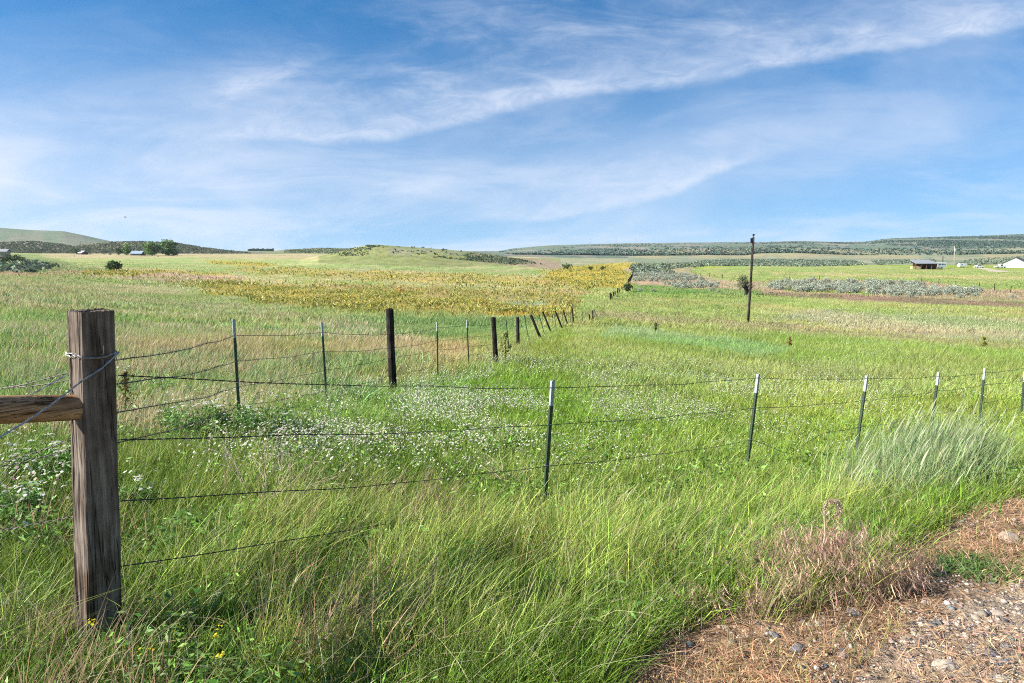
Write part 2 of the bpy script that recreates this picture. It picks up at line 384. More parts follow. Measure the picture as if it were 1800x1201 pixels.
# ------------------------------------------------------------------ the ground sheet
def build_ground():
    us = np.linspace(-1.5, 1.5, 800)
    ys = np.concatenate([np.linspace(1.6, 6, 90)[:-1], np.geomspace(6, 4600, 450)])
    U, Y = np.meshgrid(us, ys)
    X = U * Y
    D = drop(X, Y)
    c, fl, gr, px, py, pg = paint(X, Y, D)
    V = np.stack([X, Y, EYE - D], -1).reshape(-1, 3)
    ny, nx = U.shape
    idx = np.arange(nx * ny).reshape(ny, nx)
    Q = np.stack([idx[:-1, :-1], idx[:-1, 1:], idx[1:, 1:], idx[1:, :-1]], -1).reshape(-1, 4)
    C = c.reshape(-1, 3); FL = fl.ravel().copy(); G = gr.ravel().astype(float)
    # the road behind the camera and the fields beside it join on to the same sheet
    x2 = us * 1.6; bx = np.array([-4000, -300, -40, -8]); bx = np.concatenate([bx, x2, [8, 40, 300, 4000]])
    by = np.array([-4000, -300, -30, -4, 0, .8, 1.2, 1.6])
    X2, Y2 = np.meshgrid(bx, by)
    base = len(V)
    Z2 = EYE - drop(X2, Y2)
    Z2[-1, 4:-4] = V[:len(us), 2]
    V2 = np.stack([X2, Y2, Z2], -1).reshape(-1, 3)
    c2 = np.empty(X2.shape + (3,)); c2[...] = (.50, .43, .35)
    c2[np.abs(X2) > 8] = GREEN; c2[Y2 < -8] = GREEN
    i2 = np.arange(X2.size).reshape(X2.shape) + base
    Q2 = np.stack([i2[:-1, :-1], i2[:-1, 1:], i2[1:, 1:], i2[1:, :-1]], -1).reshape(-1, 4)
    # weld the seam: reuse the first row of the fan
    remap = np.arange(base + X2.size); seam = i2[-1, 4:-4]; remap[seam] = idx[0]
    # side aprons outside the fan
    Vs = [V, V2]; Qs = [Q, remap[Q2]]
    for s in (0, -1):
        edge = idx[:, s]
        E = V[edge].copy(); sgn = -1 if s == 0 else 1
        far = E.copy(); far[:, 0] = sgn * np.maximum(np.abs(E[:, 0]) * 1.6, 4000); 
        b2 = sum(len(a) for a in Vs)
        Vs.append(far)
        a = edge[:-1]; b_ = edge[1:]; c_ = np.arange(b2 + 1, b2 + len(edge)); d_ = np.arange(b2, b2 + len(edge) - 1)
        q = np.stack([a, b_, c_, d_], -1)
        Qs.append(q if s == 0 else q[:, ::-1])
    V = np.concatenate(Vs); Q = np.concatenate(Qs)
    C = np.concatenate([C, c2.reshape(-1, 3)] + [np.tile(GREEN, (len(a), 1)) for a in Vs[2:]])
    k = len(V) - len(FL); FL = np.concatenate([FL, np.zeros(k)])
    G = np.concatenate([G, np.ones(X2.size) * 1., np.zeros(k - X2.size)])
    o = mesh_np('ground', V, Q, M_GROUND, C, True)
    for nm, d in (('yellow', FL), ('gravel', G)):
        at_ = o.data.attributes.new(nm, 'FLOAT', 'POINT'); at_.data.foreach_set('value', d.astype(np.float32))
    tag(o, kind='structure')
build_ground()

# ------------------------------------------------------------------ blades of grass
class Blades:
    def __init__(s): s.V = []; s.T = []; s.C = []; s.n = 0
    def put(s, V, T, C):
        s.V.append(V.reshape(-1, 3).astype(np.float32)); s.T.append((T + s.n).reshape(-1, 3).astype(np.int32)); s.C.append(C.reshape(-1, 3).astype(np.float32)); s.n += len(s.V[-1])
    def blades(s, x, y, z, h, w, lx, ly, curve, cb, ct, nseg=3, wid_pow=.6, fat=0):
        """n blades; lx, ly = lean at the tip per height, curve = extra droop"""
        n = len(x); a = rng.uniform(0, np.pi, n)
        sx, sy = np.cos(a), np.sin(a)
        ld = rng.uniform(0, 2 * np.pi, n)
        V = np.empty((n, 2 * nseg + 1, 3)); C = np.empty((n, 2 * nseg + 1, 3))
        for k in range(nseg + 1):
            t = k / nseg
            X = x + h * (lx * t ** 1.3 + curve * np.cos(ld) * t * t)
            Y = y + h * (ly * t ** 1.3 + curve * np.sin(ld) * t * t)
            Z = z + h * t * (1 - .25 * np.abs(curve) * t - .12 * (np.abs(lx)) * t)
            ww = w * .5 * ((1 - t) ** wid_pow if not fat else (.35 + math.sin(math.pi * min(1, t * .9 + .1))) * .75)
            cc = cb * (1 - t) + ct * t
            if k < nseg:
                V[:, 2 * k, 0] = X - sx * ww; V[:, 2 * k, 1] = Y - sy * ww; V[:, 2 * k, 2] = Z
                V[:, 2 * k + 1, 0] = X + sx * ww; V[:, 2 * k + 1, 1] = Y + sy * ww; V[:, 2 * k + 1, 2] = Z
                C[:, 2 * k] = cc; C[:, 2 * k + 1] = cc
            else:
                V[:, -1, 0] = X; V[:, -1, 1] = Y; V[:, -1, 2] = Z; C[:, -1] = cc
        t = []
        for k in range(nseg - 1):
            t += [(2 * k, 2 * k + 1, 2 * k + 3), (2 * k, 2 * k + 3, 2 * k + 2)]
        t.append((2 * nseg - 2, 2 * nseg - 1, 2 * nseg))
        T = np.array(t)[None] + (np.arange(n) * (2 * nseg + 1))[:, None, None]
        s.put(V, T, C)
        return V[:, -1]
    def discs(s, x, y, z, r, c, tilt=.35, m=6):
        n = len(x)
        nx = rng.normal(0, tilt, n) - .1; ny = rng.normal(0, tilt, n) - .1; nz = np.ones(n)
        l = np.sqrt(nx * nx + ny * ny + nz * nz); nx /= l; ny /= l; nz /= l
        t1 = np.stack([nz, np.zeros(n), -nx], -1); t1 /= np.linalg.norm(t1, axis=1)[:, None]
        N = np.stack([nx, ny, nz], -1); t2 = np.cross(N, t1)
        V = np.empty((n, m + 1, 3)); P = np.stack([x, y, z], -1)
        V[:, 0] = P + N * (r * .25)[:, None]
        for k in range(m):
            a = 2 * math.pi * k / m; rr = (r * rng.uniform(.7, 1.15, n))[:, None]
            V[:, k + 1] = P + (t1 * math.cos(a) + t2 * math.sin(a)) * rr
        T = np.array([(0, k + 1, (k + 1) % m + 1) for k in range(m)])[None] + (np.arange(n) * (m + 1))[:, None, None]
        C = np.repeat(c[:, None, :], m + 1, 1)
        s.put(V, T, C)
    def leaves(s, P, size, c, aspect=.5, flat=0.):
        """little leaf-shaped rhombs at P with random facing"""
        n = len(P)
        a = rng.normal(size=(n, 3)); a[:, 2] *= (1 - flat); a /= np.linalg.norm(a, axis=1)[:, None]
        b = rng.normal(size=(n, 3)); b -= a * (a * b).sum(1)[:, None]; b /= np.linalg.norm(b, axis=1)[:, None]
        sz = np.asarray(size)[:, None] if np.ndim(size) else size
        V = np.stack([P - a * sz, P + b * sz * aspect, P + a * sz, P - b * sz * aspect], 1)
        T = np.array([(0, 1, 2), (0, 2, 3)])[None] + (np.arange(n) * 4)[:, None, None]
        s.put(V, T, np.repeat(c[:, None, :], 4, 1))
    def obj(s, name, mat, parent=None):
        o = mesh_np(name, np.concatenate(s.V), np.concatenate(s.T), mat, np.concatenate(s.C))
        if parent is not None: o.parent = parent
        return o
def jit(c, n, a=.25, hue=.08):
    c = np.asarray(c, float)
    if c.ndim == 1: c = np.tile(c, (n, 1))
    return c * rng.lognormal(0, a, (n, 1)) * rng.lognormal(0, hue, (n, 3))
def logY(n, a, b): return np.exp(rng.uniform(math.log(a), math.log(b), n))
def scatter(n, ya, yb, um=.86):
    Y = logY(n, ya, yb); u = rng.uniform(-um, um, n) - 0 ; return u * Y, Y
def clump(x, y, k, r):
    """k blades round each of the tuft centres"""
    n = len(x); rr = (np.asarray(r) if np.ndim(r) else np.full(n, r))
    X = np.repeat(x, k) + rng.normal(0, 1, n * k) * np.repeat(rr, k); Y = np.repeat(y, k) + rng.normal(0, 1, n * k) * np.repeat(rr, k)
    return X, Y
def pix_poly_mask(X, Y, poly, j=6):
    D = drop(X, Y); px, py = project(X, Y, D)
    return inpoly(px + rng.normal(0, j, len(X)), py + rng.normal(0, j, len(X)), poly)
POST_BASE = hit(172, 1148)
def clear(x, y):   # keep the wooden post's own footprint free
    return (np.hypot(x - POST_BASE.x, y - POST_BASE.y) > .12)

def near_grass():
    B = Blades()
    # --- undergrowth: short, leafy, everywhere off the gravel
    for ya, yb, nt_, k, hh, seg, wd in ((1.9, 4, 9000, 9, .16, 2, .006), (4, 8, 13000, 9, .16, 2, .0065), (8, 16, 16000, 8, .17, 2, .0095), (16, 42, 20000, 7, .2, 1, .019)):
        x, y = scatter(nt_, ya, yb, 1.15 if yb < 9 else .9)
        X, Y = clump(x, y, k, .05 + .012 * np.sqrt(y))
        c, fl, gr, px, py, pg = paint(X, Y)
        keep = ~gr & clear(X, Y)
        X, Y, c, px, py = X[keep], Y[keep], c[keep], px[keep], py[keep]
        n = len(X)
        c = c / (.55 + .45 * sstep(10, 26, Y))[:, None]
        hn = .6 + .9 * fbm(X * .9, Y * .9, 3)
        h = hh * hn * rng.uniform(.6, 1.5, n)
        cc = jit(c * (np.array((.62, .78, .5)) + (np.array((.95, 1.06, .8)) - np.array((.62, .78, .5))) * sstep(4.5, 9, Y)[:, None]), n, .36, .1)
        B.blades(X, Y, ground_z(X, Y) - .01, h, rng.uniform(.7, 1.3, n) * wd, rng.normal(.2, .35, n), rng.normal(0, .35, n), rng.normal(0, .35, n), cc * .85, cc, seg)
    # --- tall wind-combed stems of the verge
    for ya, yb, nt_, k, seg, wd in ((1.9, 3.2, 2600, 11, 4, .0034), (3.2, 5, 4200, 11, 4, .0038), (5, 9, 3600, 10, 3, .005), (9, 20, 5200, 8, 2, .010)):
        x, y = scatter(nt_, ya, yb, 1.15 if yb < 9 else .9)
        # more of them where the verge is tall
        D = drop(x, y); px, py = project(x, y, D)
        dens = np.where(y < 5.2, .10 + .9 * sstep(230, 560, px), .45)
        dens = dens * np.clip(7 * (fbm(x * 1.9, y * 1.5 + 4, 3) - .40), .05, 1.15)
        keep0 = rng.random(len(x)) < dens
        X, Y = clump(x[keep0], y[keep0], k, .03 + .004 * y[keep0])
        c, fl, gr, px, py, pg = paint(X, Y)
        keep = ~gr & clear(X, Y); X, Y, c, px, py = X[keep], Y[keep], c[keep], px[keep], py[keep]
        n = len(X); c = c / (.55 + .45 * sstep(10, 26, Y))[:, None]
        tall = np.interp(Y, [2, 3, 4.5, 5.6, 6.6, 9, 20], [.42, .48, .42, .31, .27, .28, .28])
        h = tall * rng.uniform(.45, 1.25, n) * (.55 + .95 * fbm(X * .8 + 9, Y * .8, 3))
        cc = jit(np.where(Y[:, None] < 12, np.array((.30, .385, .08)), c), n, .42, .09)
        h *= 1 - .62 * np.exp(-(((X - POST_BASE.x) / .3) ** 2 + ((Y - POST_BASE.y + .3) / .5) ** 2))
        if yb < 6:
            gn = paint(X + .3, Y - .22)[2]; h = np.where(gn, h * .45, h); gn = paint(X + .55, Y - .35)[2]; h = np.where(gn, h * .75, h)
        dry = rng.random(n) < .05; cc[dry] = jit((.42, .34, .18), int(dry.sum()), .15)
        fade = .5
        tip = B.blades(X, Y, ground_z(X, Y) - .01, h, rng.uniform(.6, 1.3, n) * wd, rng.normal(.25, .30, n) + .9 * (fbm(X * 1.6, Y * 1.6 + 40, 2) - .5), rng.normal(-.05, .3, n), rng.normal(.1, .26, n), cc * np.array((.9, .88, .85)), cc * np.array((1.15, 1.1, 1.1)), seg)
        # thin seed heads
        hd = (rng.random(n) < .08) & (Y < 9)
        m = int(hd.sum()); tp = tip[hd]
        B.blades(tp[:, 0] - .03, tp[:, 1], tp[:, 2] - .06, np.full(m, .09), rng.uniform(.003, .0055, m), rng.normal(.4, .3, m), rng.normal(0, .1, m), rng.normal(0, .2, m), jit((.38, .37, .15), m), jit((.44, .40, .2), m), 2, fat=1)
    for ya, yb, nn, sz in ((1.9, 3.6, 34000, .019), (3.6, 7, 90000, .024), (7, 14, 46000, .03)):
        x, y = scatter(nn, ya, yb, 1.1); D = drop(x, y); px, py = project(x, y, D)
        k = rng.random(nn) < np.clip(4 * (fbm(x * 1.7 + 8, y * 1.7, 3) - .36), 0, 1) * np.where(y < 5.5, 1 - .6 * sstep(300, 700, px), .6)
        c, fl, gr, px, py, pg = paint(x, y); k &= ~gr & clear(x, y); x, y = x[k], y[k]; m = len(x)
        P = np.stack([x, y, ground_z(x, y) + rng.uniform(.02, .2, m) * (.5 + fbm(x * 2, y * 2, 2))], -1)
        B.leaves(P, sz * rng.uniform(.5, 1.5, m), jit((.15, .27, .05), m, .45, .08), .3, .45)
    o = B.obj('grass', M_GRASS)
    tag(o, 'bright green wind-combed grass covering the near verge and meadow', 'grass', kind='stuff')
near_grass()

def far_grass():
    B = Blades()
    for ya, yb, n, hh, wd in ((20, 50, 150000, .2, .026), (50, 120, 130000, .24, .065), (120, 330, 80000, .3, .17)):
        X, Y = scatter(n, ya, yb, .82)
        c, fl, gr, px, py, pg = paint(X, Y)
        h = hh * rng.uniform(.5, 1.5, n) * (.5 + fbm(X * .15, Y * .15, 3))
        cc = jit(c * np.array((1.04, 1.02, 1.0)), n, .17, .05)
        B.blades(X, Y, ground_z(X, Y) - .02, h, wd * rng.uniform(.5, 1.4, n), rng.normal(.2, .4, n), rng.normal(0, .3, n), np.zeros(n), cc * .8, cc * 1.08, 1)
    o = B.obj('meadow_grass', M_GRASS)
    tag(o, 'light green and tan meadow grass running back across the valley', 'grass', kind='stuff')
    # yellow mule's-ear flowers with big leaves
    B = Blades(); L = Blades()
    for ya, yb, n, s in ((38, 75, 62000, 1.), (75, 150, 80000, 1.5), (150, 430, 70000, 2.6)):
        X, Y = scatter(n, ya, yb, .62)
        X = X - .1 * Y
        c, fl, gr, px, py, pg = paint(X, Y)
        k = (rng.random(n) < fl * np.clip(3.2 * (fbm(X * .22 / s, Y * .12 / s, 3) - .27), .08, 1) * .95); X, Y = X[k], Y[k]; m = len(X)
        z = ground_z(X, Y)
        L.blades(X, Y, z, rng.uniform(.25, .5, m) * s ** .5, rng.uniform(.08, .16, m) * s, rng.normal(0, .5, m), rng.normal(0, .5, m), np.zeros(m), jit((.17, .19, .04), m), jit((.31, .30, .07), m, .4, .12), 2, fat=1)
        q = rng.random(m) < .8; X, Y, z = X[q], Y[q], z[q]; m = len(X)
        B.discs(X + rng.normal(0, .1, m), Y, z + rng.uniform(.35, .55, m) * s ** .5, rng.uniform(.03, .07, m) * s, np.where(rng.random((m, 1)) < .25, jit((.52, .50, .22), m, .2), jit((.41, .34, .055), m, .3, .12)), .7, 5)
    tag(B.obj('yellow_flowers', M_PETAL), 'golden yellow wildflowers carpeting the field beyond the old fence', 'flowers', kind='stuff')
    tag(L.obj('flower_leaves', M_LEAF), 'broad dark green leaves of the golden wildflowers beyond the old fence', 'leaves', kind='stuff')
far_grass()

def cheat_and_dry():
    B = Blades()
    # tan, drooping annual grass on the left rise
    for ya, yb, n, wd in ((7, 14, 17000, .007), (14, 30, 32000, .012), (30, 75, 30000, .03)):
        Y = logY(n, ya, yb); X = rng.uniform(-.84, .1, n) * Y
        D = drop(X, Y); px, py = project(X, Y, D)
        pr = fbm(X * .25 + 5, Y * .13, 4)
        bx = np.interp(py, [488, 520, 560, 600, 700, 760], [260, 400, 620, 760, 640, 380])
        k = (px < bx + rng.normal(0, 25, n)) & (rng.random(n) < .1 + .8 * sstep(.40, .62, pr)) & (py > 486)
        X, Y = X[k], Y[k]; m = len(X)
        cc = jit((.56, .50, .31), m, .2, .06); oc = rng.random(m) < .2 + .3 * sstep(580, 620, py[k]); cc[oc] = jit((.56, .42, .25), int(oc.sum()), .2)
        h = rng.uniform(.22, .42, m)
        B.blades(X, Y, ground_z(X, Y), h, wd * rng.uniform(.6, 1.3, m), rng.normal(.25, .2, m), rng.normal(0, .2, m), rng.normal(.1, .2, m), cc * .7, cc, 2, fat=1)
    # bent and broken old stems lying every way through the green
    n = 5200; x, y = scatter(n, 2, 9, 1.0); c, fl, gr, px, py, pg = paint(x, y); q = ~gr & clear(x, y); x, y = x[q], y[q]; m = len(x)
    cc = jit((.50, .45, .28), m, .3)
    B.blades(x, y, ground_z(x, y) + rng.uniform(0, .15, m), rng.uniform(.08, .3, m), rng.uniform(.002, .0035, m), rng.normal(.1, 1.0, m), rng.normal(0, 1.0, m), rng.normal(0, .5, m), cc * .8, cc, 3)
    G = Blades()
    for ya, yb, n, k, w in ((8, 16, 160, 46, .009), (16, 34, 330, 40, .016), (34, 80, 420, 26, .04)):
        y = logY(n, ya, yb); x = rng.uniform(-.84, .02, n) * y
        D = drop(x, y); px, py = project(x, y, D); bx = np.interp(py, [488, 520, 560, 600, 700, 760], [300, 430, 640, 800, 660, 400])
        q = (px < bx) & (fbm(x * .2 + 60, y * .12, 3) > .44); x, y = x[q], y[q]
        X, Y = clump(x, y, k, .10 + .012 * y); m = len(X); cc = jit(np.repeat(jit((.20, .31, .10), len(x), .25), k, 0), m, .25, .06)
        G.blades(X, Y, ground_z(X, Y), rng.uniform(.2, .48, m), w * rng.uniform(.6, 1.4, m), rng.normal(.2, .35, m), rng.normal(0, .35, m), rng.normal(0, .3, m), cc * .9, cc, 2, fat=1)
    tag(G.obj('field_forbs', M_GRASS), 'dark green leafy clumps scattered through the straw coloured left field', 'weeds', kind='stuff')
    # dry grasses inside the verge
    n = 900; x, y = scatter(n, 2, 5.5, 1.0)
    D = drop(x, y); px, py = project(x, y, D)
    w = fbm(x * 1.4 + 30, y * 1.4, 3)
    k = (w > .56) & (rng.random(n) < .7) & (px < 1000)
    X, Y = clump(x[k], y[k], 14, .06); c, fl, gr, px, py, pg = paint(X, Y); q = ~gr & clear(X, Y); X, Y = X[q], Y[q]; m = len(X)
    cc = jit((.42, .30, .17), m, .25)
    B.blades(X, Y, ground_z(X, Y), rng.uniform(.18, .5, m), rng.uniform(.003, .006, m), rng.normal(.25, .25, m), rng.normal(0, .25, m), rng.normal(0, .3, m), cc * .7, cc, 3, fat=1)
    # straw-coloured mat at the post's foot
    m = 2600; a = rng.uniform(0, 6.28, m); r = np.abs(rng.normal(.22, .14, m))
    X = POST_BASE.x + r * np.cos(a) - .05; Y = POST_BASE.y + r * np.sin(a) * .8; q = clear(X, Y); X, Y = X[q], Y[q]; m = len(X)
    cc = jit((.50, .38, .24), m, .25)
    B.blades(X, Y, ground_z(X, Y), rng.uniform(.06, .26, m) * np.where(X < POST_BASE.x - .06, 1, .55), rng.uniform(.003, .006, m), rng.normal(.1, .35, m), rng.normal(0, .3, m), rng.normal(0, .4, m), cc * .8, cc, 3)
    # straw litter lying on the gravel
    n = 150000; X, Y = scatter(n, 1.9, 6.5, 1.2)
    c, fl, gr, px, py, pg = paint(X, Y)
    k = gr & (~pg | (rng.random(n) < .35)) & (rng.random(n) < np.clip(.1 + 3 * (fbm(X * 3, Y * 3, 3) - .3), 0, 1))
    X, Y = X[k], Y[k]; m = len(X)
    cc = jit((.60, .39, .22), m, .35, .1)
    B.blades(X, Y, ground_z(X, Y) + rng.uniform(.003, .03, m), rng.uniform(.016, .034, m), rng.uniform(.0025, .005, m), rng.normal(0, 2.4, m), rng.normal(0, 2.4, m), rng.normal(0, .6, m), cc, cc, 2, fat=1)
    # spots where stubble still stands
    n = 26000; X, Y = scatter(n, 1.9, 7, 1.2); c, fl, gr, px, py, pg = paint(X, Y)
    k = gr & ~pg & (fbm(X * 2 + 4, Y * 2, 3) > .46); X, Y = X[k], Y[k]; m = len(X); cc = jit((.50, .33, .19), m, .3); gg = rng.random(m) < .3; cc[gg] = jit((.24, .28, .08), int(gg.sum()), .3)
    B.blades(X, Y, ground_z(X, Y), rng.uniform(.04, .16, m), rng.uniform(.002, .004, m), rng.normal(.1, .5, m), rng.normal(0, .5, m), rng.normal(0, .4, m), cc * .8, cc, 2)
    tag(B.obj('dry_grass', M_DRY), 'tan and rust coloured dried grass among the green and over the gravel edge', 'dry grass', kind='stuff')
    # pinkish-purple cheatgrass by the gravel
    B = Blades()
    for (cx, cy, sx, sy, k, hh) in ((1385, 1045, 36, 16, 10, .36), (1330, 1045, 24, 14, 5, .34), (1445, 1035, 24, 16, 7, .38), (1535, 1045, 40, 12, 14, .2), (1320, 1072, 70, 10, 8, .16)):
        for _ in range(k):
            p = hit(cx + rng.normal(0, sx), min(1110, cy + rng.normal(0, sy)))
            m = 26; X = p.x + rng.normal(0, .035, m); Y = p.y + rng.normal(0, .035, m)
            c1 = jit((.44, .36, .22), m, .2); c2 = jit((.56, .39, .27) if rng.random() < .6 else (.42, .26, .20), m, .35)
            tip = B.blades(X, Y, ground_z(X, Y), rng.uniform(.55, 1.1, m) * hh, np.full(m, .0028), rng.normal(.2, .22, m), rng.normal(-.05, .2, m), rng.normal(.1, .25, m), c1 * .8, c1, 3)
            kk = 5; tp = np.repeat(tip, kk, 0); mm = len(tp)
            B.blades(tp[:, 0] + rng.normal(0, .012, mm), tp[:, 1] + rng.normal(0, .012, mm), tp[:, 2] + rng.uniform(-.06, .01, mm), -rng.uniform(.03, .06, mm), rng.uniform(.002, .005, mm), rng.normal(-.5, .5, mm), rng.normal(0, .5, mm), rng.normal(0, .3, mm), np.repeat(c2, kk, 0), np.repeat(c2, kk, 0) * 1.2, 2, fat=1)
    G = Blades()
    for _ in range(30):
        p = hit(rng.normal(1420, 90), min(1085, 1045 + rng.normal(0, 26))); m = 30; X = p.x + rng.normal(0, .04, m); Y = p.y + rng.normal(0, .04, m); cc = jit((.32, .40, .08), m, .35)
        G.blades(X, Y, ground_z(X, Y), rng.uniform(.12, .42, m), rng.uniform(.002, .0042, m), rng.normal(.35, .25, m), rng.normal(0, .25, m), rng.normal(.1, .15, m), cc * .85, cc, 3)
    tag(G.obj('verge_grass', M_GRASS), 'green grass stems growing up through the reddish cheatgrass', 'grass', kind='stuff')
    tag(B.obj('cheatgrass', M_DRY), 'reddish purple drooping cheatgrass along the gravel edge', 'cheatgrass', kind='stuff')
cheat_and_dry()

def tall_blue_grass():
    B = Blades()
    spots = [(1600, 850, .95, 66), (1640, 845, 1.1, 60), (1555, 862, .8, 46), (1505, 868, .5, 20), (1670, 836, .8, 30), (1620, 872, .85, 46), (1580, 885, .6, 34)]
    for px, py, hh, nt_ in spots:
        p = hit(px, py)
        m = nt_ * 26
        X = p.x + rng.normal(0, .20, m); Y = p.y + rng.normal(0, .22, m)
        cc = jit((.28, .36, .16), m, .32, .06)
        low = rng.random(m) < .5; cc[low] = jit((.22, .31, .12), int(low.sum()), .2)
        h = .66 * hh * rng.uniform(.35, 1.1, m)
        tip = B.blades(X, Y, ground_z(X, Y), h, rng.uniform(.003, .007, m), rng.normal(.16, .22, m), rng.normal(0, .22, m), rng.normal(.08, .16, m), cc * .85, cc * 1.05, 4)
        hd = (rng.random(m) < .10); q = int(hd.sum()); tp = tip[hd]
        B.blades(tp[:, 0] - .06, tp[:, 1], tp[:, 2] - .11, np.full(q, .16), rng.uniform(.007, .011, q), rng.normal(.42, .08, q), rng.normal(0, .06, q), np.zeros(q), jit((.33, .37, .2), q, .15), jit((.37, .39, .23), q, .15), 2, fat=1)
    # low dark green mat on the gravel edge
    for px, py, k in ((1690, 992, 420), (1735, 1004, 360), (1655, 985, 260), (1775, 1014, 200)):
        p = hit(px, py); m = k
        X = p.x + rng.normal(0, .15, m); Y = p.y + rng.normal(0, .06, m); cc = jit((.13, .22, .06), m, .3)
        B.blades(X, Y, ground_z(X, Y), rng.uniform(.02, .06, m), rng.uniform(.004, .009, m), rng.normal(0, 1., m), rng.normal(0, 1., m), rng.normal(0, .5, m), cc * .9, cc, 2)
    tag(B.obj('wheatgrass', M_GRASS), 'tall blue green wheatgrass bunching in front of the right fence', 'wheatgrass', kind='stuff')
tall_blue_grass()

def white_flowers():
    B = Blades(); S = Blades()
    areas = [  # px, py centre, spread, count, disc radius, height, clustering
        (760, 720, 150, 45, 6500, .016, .2), (900, 690, 160, 30, 2400, .018, .2), (600, 750, 130, 45, 1900, .018, .22), (1120, 715, 150, 35, 3600, .015, .2),
        (1080, 770, 160, 40, 2000, .016, .2), (1450, 700, 180, 30, 2600, .018, .2), (1250, 662, 220, 18, 2600, .022, .2), (1600, 620, 170, 16, 1600, .022, .16), (1500, 560, 220, 14, 1500, .028, .14),
        (900, 650, 50, 14, 700, .022, .25), (80, 800, 90, 60, 210, .022, .3), (60, 900, 80, 40, 90, .022, .3), (300, 770, 120, 50, 260, .02, .3), (400, 740, 70, 24, 260, .022, .35), (260, 690, 90, 24, 90, .026, .35), (480, 790, 110, 40, 240, .018, .25), (1480, 740, 100, 30, 350, .015, .2)]
    P = []
    for cx, cy, sx, sy, n, r, h in areas:
        n = int(n * .85); px = cx + rng.normal(0, sx, n); py = cy + rng.normal(0, sy, n)
        py = np.clip(py, 545, 1150)
        u, v = ray(px, py)
        Yy = np.full(n, 6.0)
        for _ in range(25): Yy = Yy * .5 + .5 * np.clip(drop(u * Yy, Yy) / v, 1.5, 200)
        X = u * Yy; Y = Yy
        f = fbm(X * .9 + 3, Y * .6, 4); k = f + rng.normal(0, .07, n) > .46; X, Y = X[k], Y[k]
        kk = 3; X = np.repeat(X, kk) + rng.normal(0, .05, len(X) * kk) * (Y.repeat(kk) * .12); Y = np.repeat(Y, kk) + rng.normal(0, .05, len(Y) * kk) * (Y.repeat(kk) * .15)
        m = len(X); z = ground_z(X, Y); hh = h * rng.uniform(.6, 1.3, m)
        pk = rng.random(m) < .15; c = jit((.54, .55, .43), m, .2, .04); c[pk] = jit((.52, .40, .40), int(pk.sum()), .1)
        B.discs(X, Y, z + hh, r * rng.uniform(.6, 1.3, m) * np.maximum(1, Y / 30) * .62, c, .5, 5)
    tag(B.obj('white_flowers', M_PETAL), 'small white clover and yarrow blossoms dotted through the grass', 'flowers', kind='stuff')
white_flowers()

# ------------------------------------------------------------------ weathered wood
def wood_material(name, lo, mid, hi, grain=60, stretch=.05, dist=.004):
    m, nt, b, out = newmat(name)
    tc = nt.nodes.new('ShaderNodeTexCoord'); mp = nt.nodes.new('ShaderNodeMapping')
    mp.inputs['Scale'].default_value = (1, 1, stretch); nt.links.new(tc.outputs['Object'], mp.inputs[0])
    wn = noise_node(nt, 3, 3, tc.outputs['Object'])
    ad = nt.nodes.new('ShaderNodeMixRGB'); ad.blend_type = 'LINEAR_LIGHT'; ad.inputs[0].default_value = .012
    nt.links.new(mp.outputs[0], ad.inputs[1]); nt.links.new(wn.outputs['Color'], ad.inputs[2])
    n = noise_node(nt, grain, 8, ad.outputs[0], .68)
    n2 = noise_node(nt, grain * .35, 4, ad.outputs[0], .6)
    n3 = noise_node(nt, 4, 4, tc.outputs['Object'])
    c1 = ramp(nt, n.outputs[0], [(.3, lo), (.5, mid), (.72, hi)])
    crack = ramp(nt, n2.outputs[0], [(.36, (.10, .08, .07)), (.43, (1, 1, 1))])
    blot = ramp(nt, n3.outputs[0], [(.36, (.5, .42, .36)), (.6, (1.15, 1.12, 1.1))])
    mq = nt.nodes.new('ShaderNodeMapping'); mq.inputs['Scale'].default_value = (1, 1, stretch * .35); nt.links.new(tc.outputs['Object'], mq.inputs[0])
    n5 = noise_node(nt, grain * .6, 3, mq.outputs[0], .5)
    fine = ramp(nt, n5.outputs[0], [(.478, (1, 1, 1)), (.497, (.08, .06, .05)), (.503, (.08, .06, .05)), (.522, (1, 1, 1))])
    c = mix(nt, 1., c1.outputs[0], crack.outputs[0], 'MULTIPLY'); c = mix(nt, .85, c, fine.outputs[0], 'MULTIPLY'); c = mix(nt, 1., c, blot.outputs[0], 'MULTIPLY')
    nt.links.new(c, b.inputs['Base Color']); b.inputs['Roughness'].default_value = .9; b.inputs['Specular IOR Level'].default_value = .15
    b1 = nt.nodes.new('ShaderNodeBump'); b1.inputs['Distance'].default_value = dist; nt.links.new(n.outputs[0], b1.inputs['Height'])
    b2 = nt.nodes.new('ShaderNodeBump'); b2.inputs['Distance'].default_value = dist * 2; nt.links.new(crack.outputs[0], b2.inputs['Height']); nt.links.new(b1.outputs[0], b2.inputs['Normal'])
    nt.links.new(b2.outputs[0], b.inputs['Normal'])
    return m
M_TIE = wood_material('weathered_tie', (.05, .036, .026), (.17, .14, .115), (.36, .31, .26), 46, .04, .007)
M_RAIL = wood_material('rail_wood', (.17, .10, .05), (.36, .22, .12), (.52, .36, .22), 70, .04, .003)
M_OLD = wood_material('old_post_wood', (.015, .013, .012), (.035, .03, .027), (.08, .07, .06), 50, .06)
M_POLE = wood_material('pole_wood', (.03, .026, .023), (.065, .058, .052), (.13, .115, .10), 12, .05)
M_WIRE = simple('wire_rust', (.07, .06, .055), .6, .7)
M_WIREL = simple('wire_galvanised', (.42, .40, .38), .45, .7)
M_TGREEN = simple('post_green_paint', (.012, .055, .025), .5, 0, .3, 22, (.045, .03, .018))
M_TIP = simple('post_white_tip', (.36, .38, .40), .5, 0, .12, 40)
M_CLIP = simple('clip_metal', (.55, .55, .55), .35, .8)

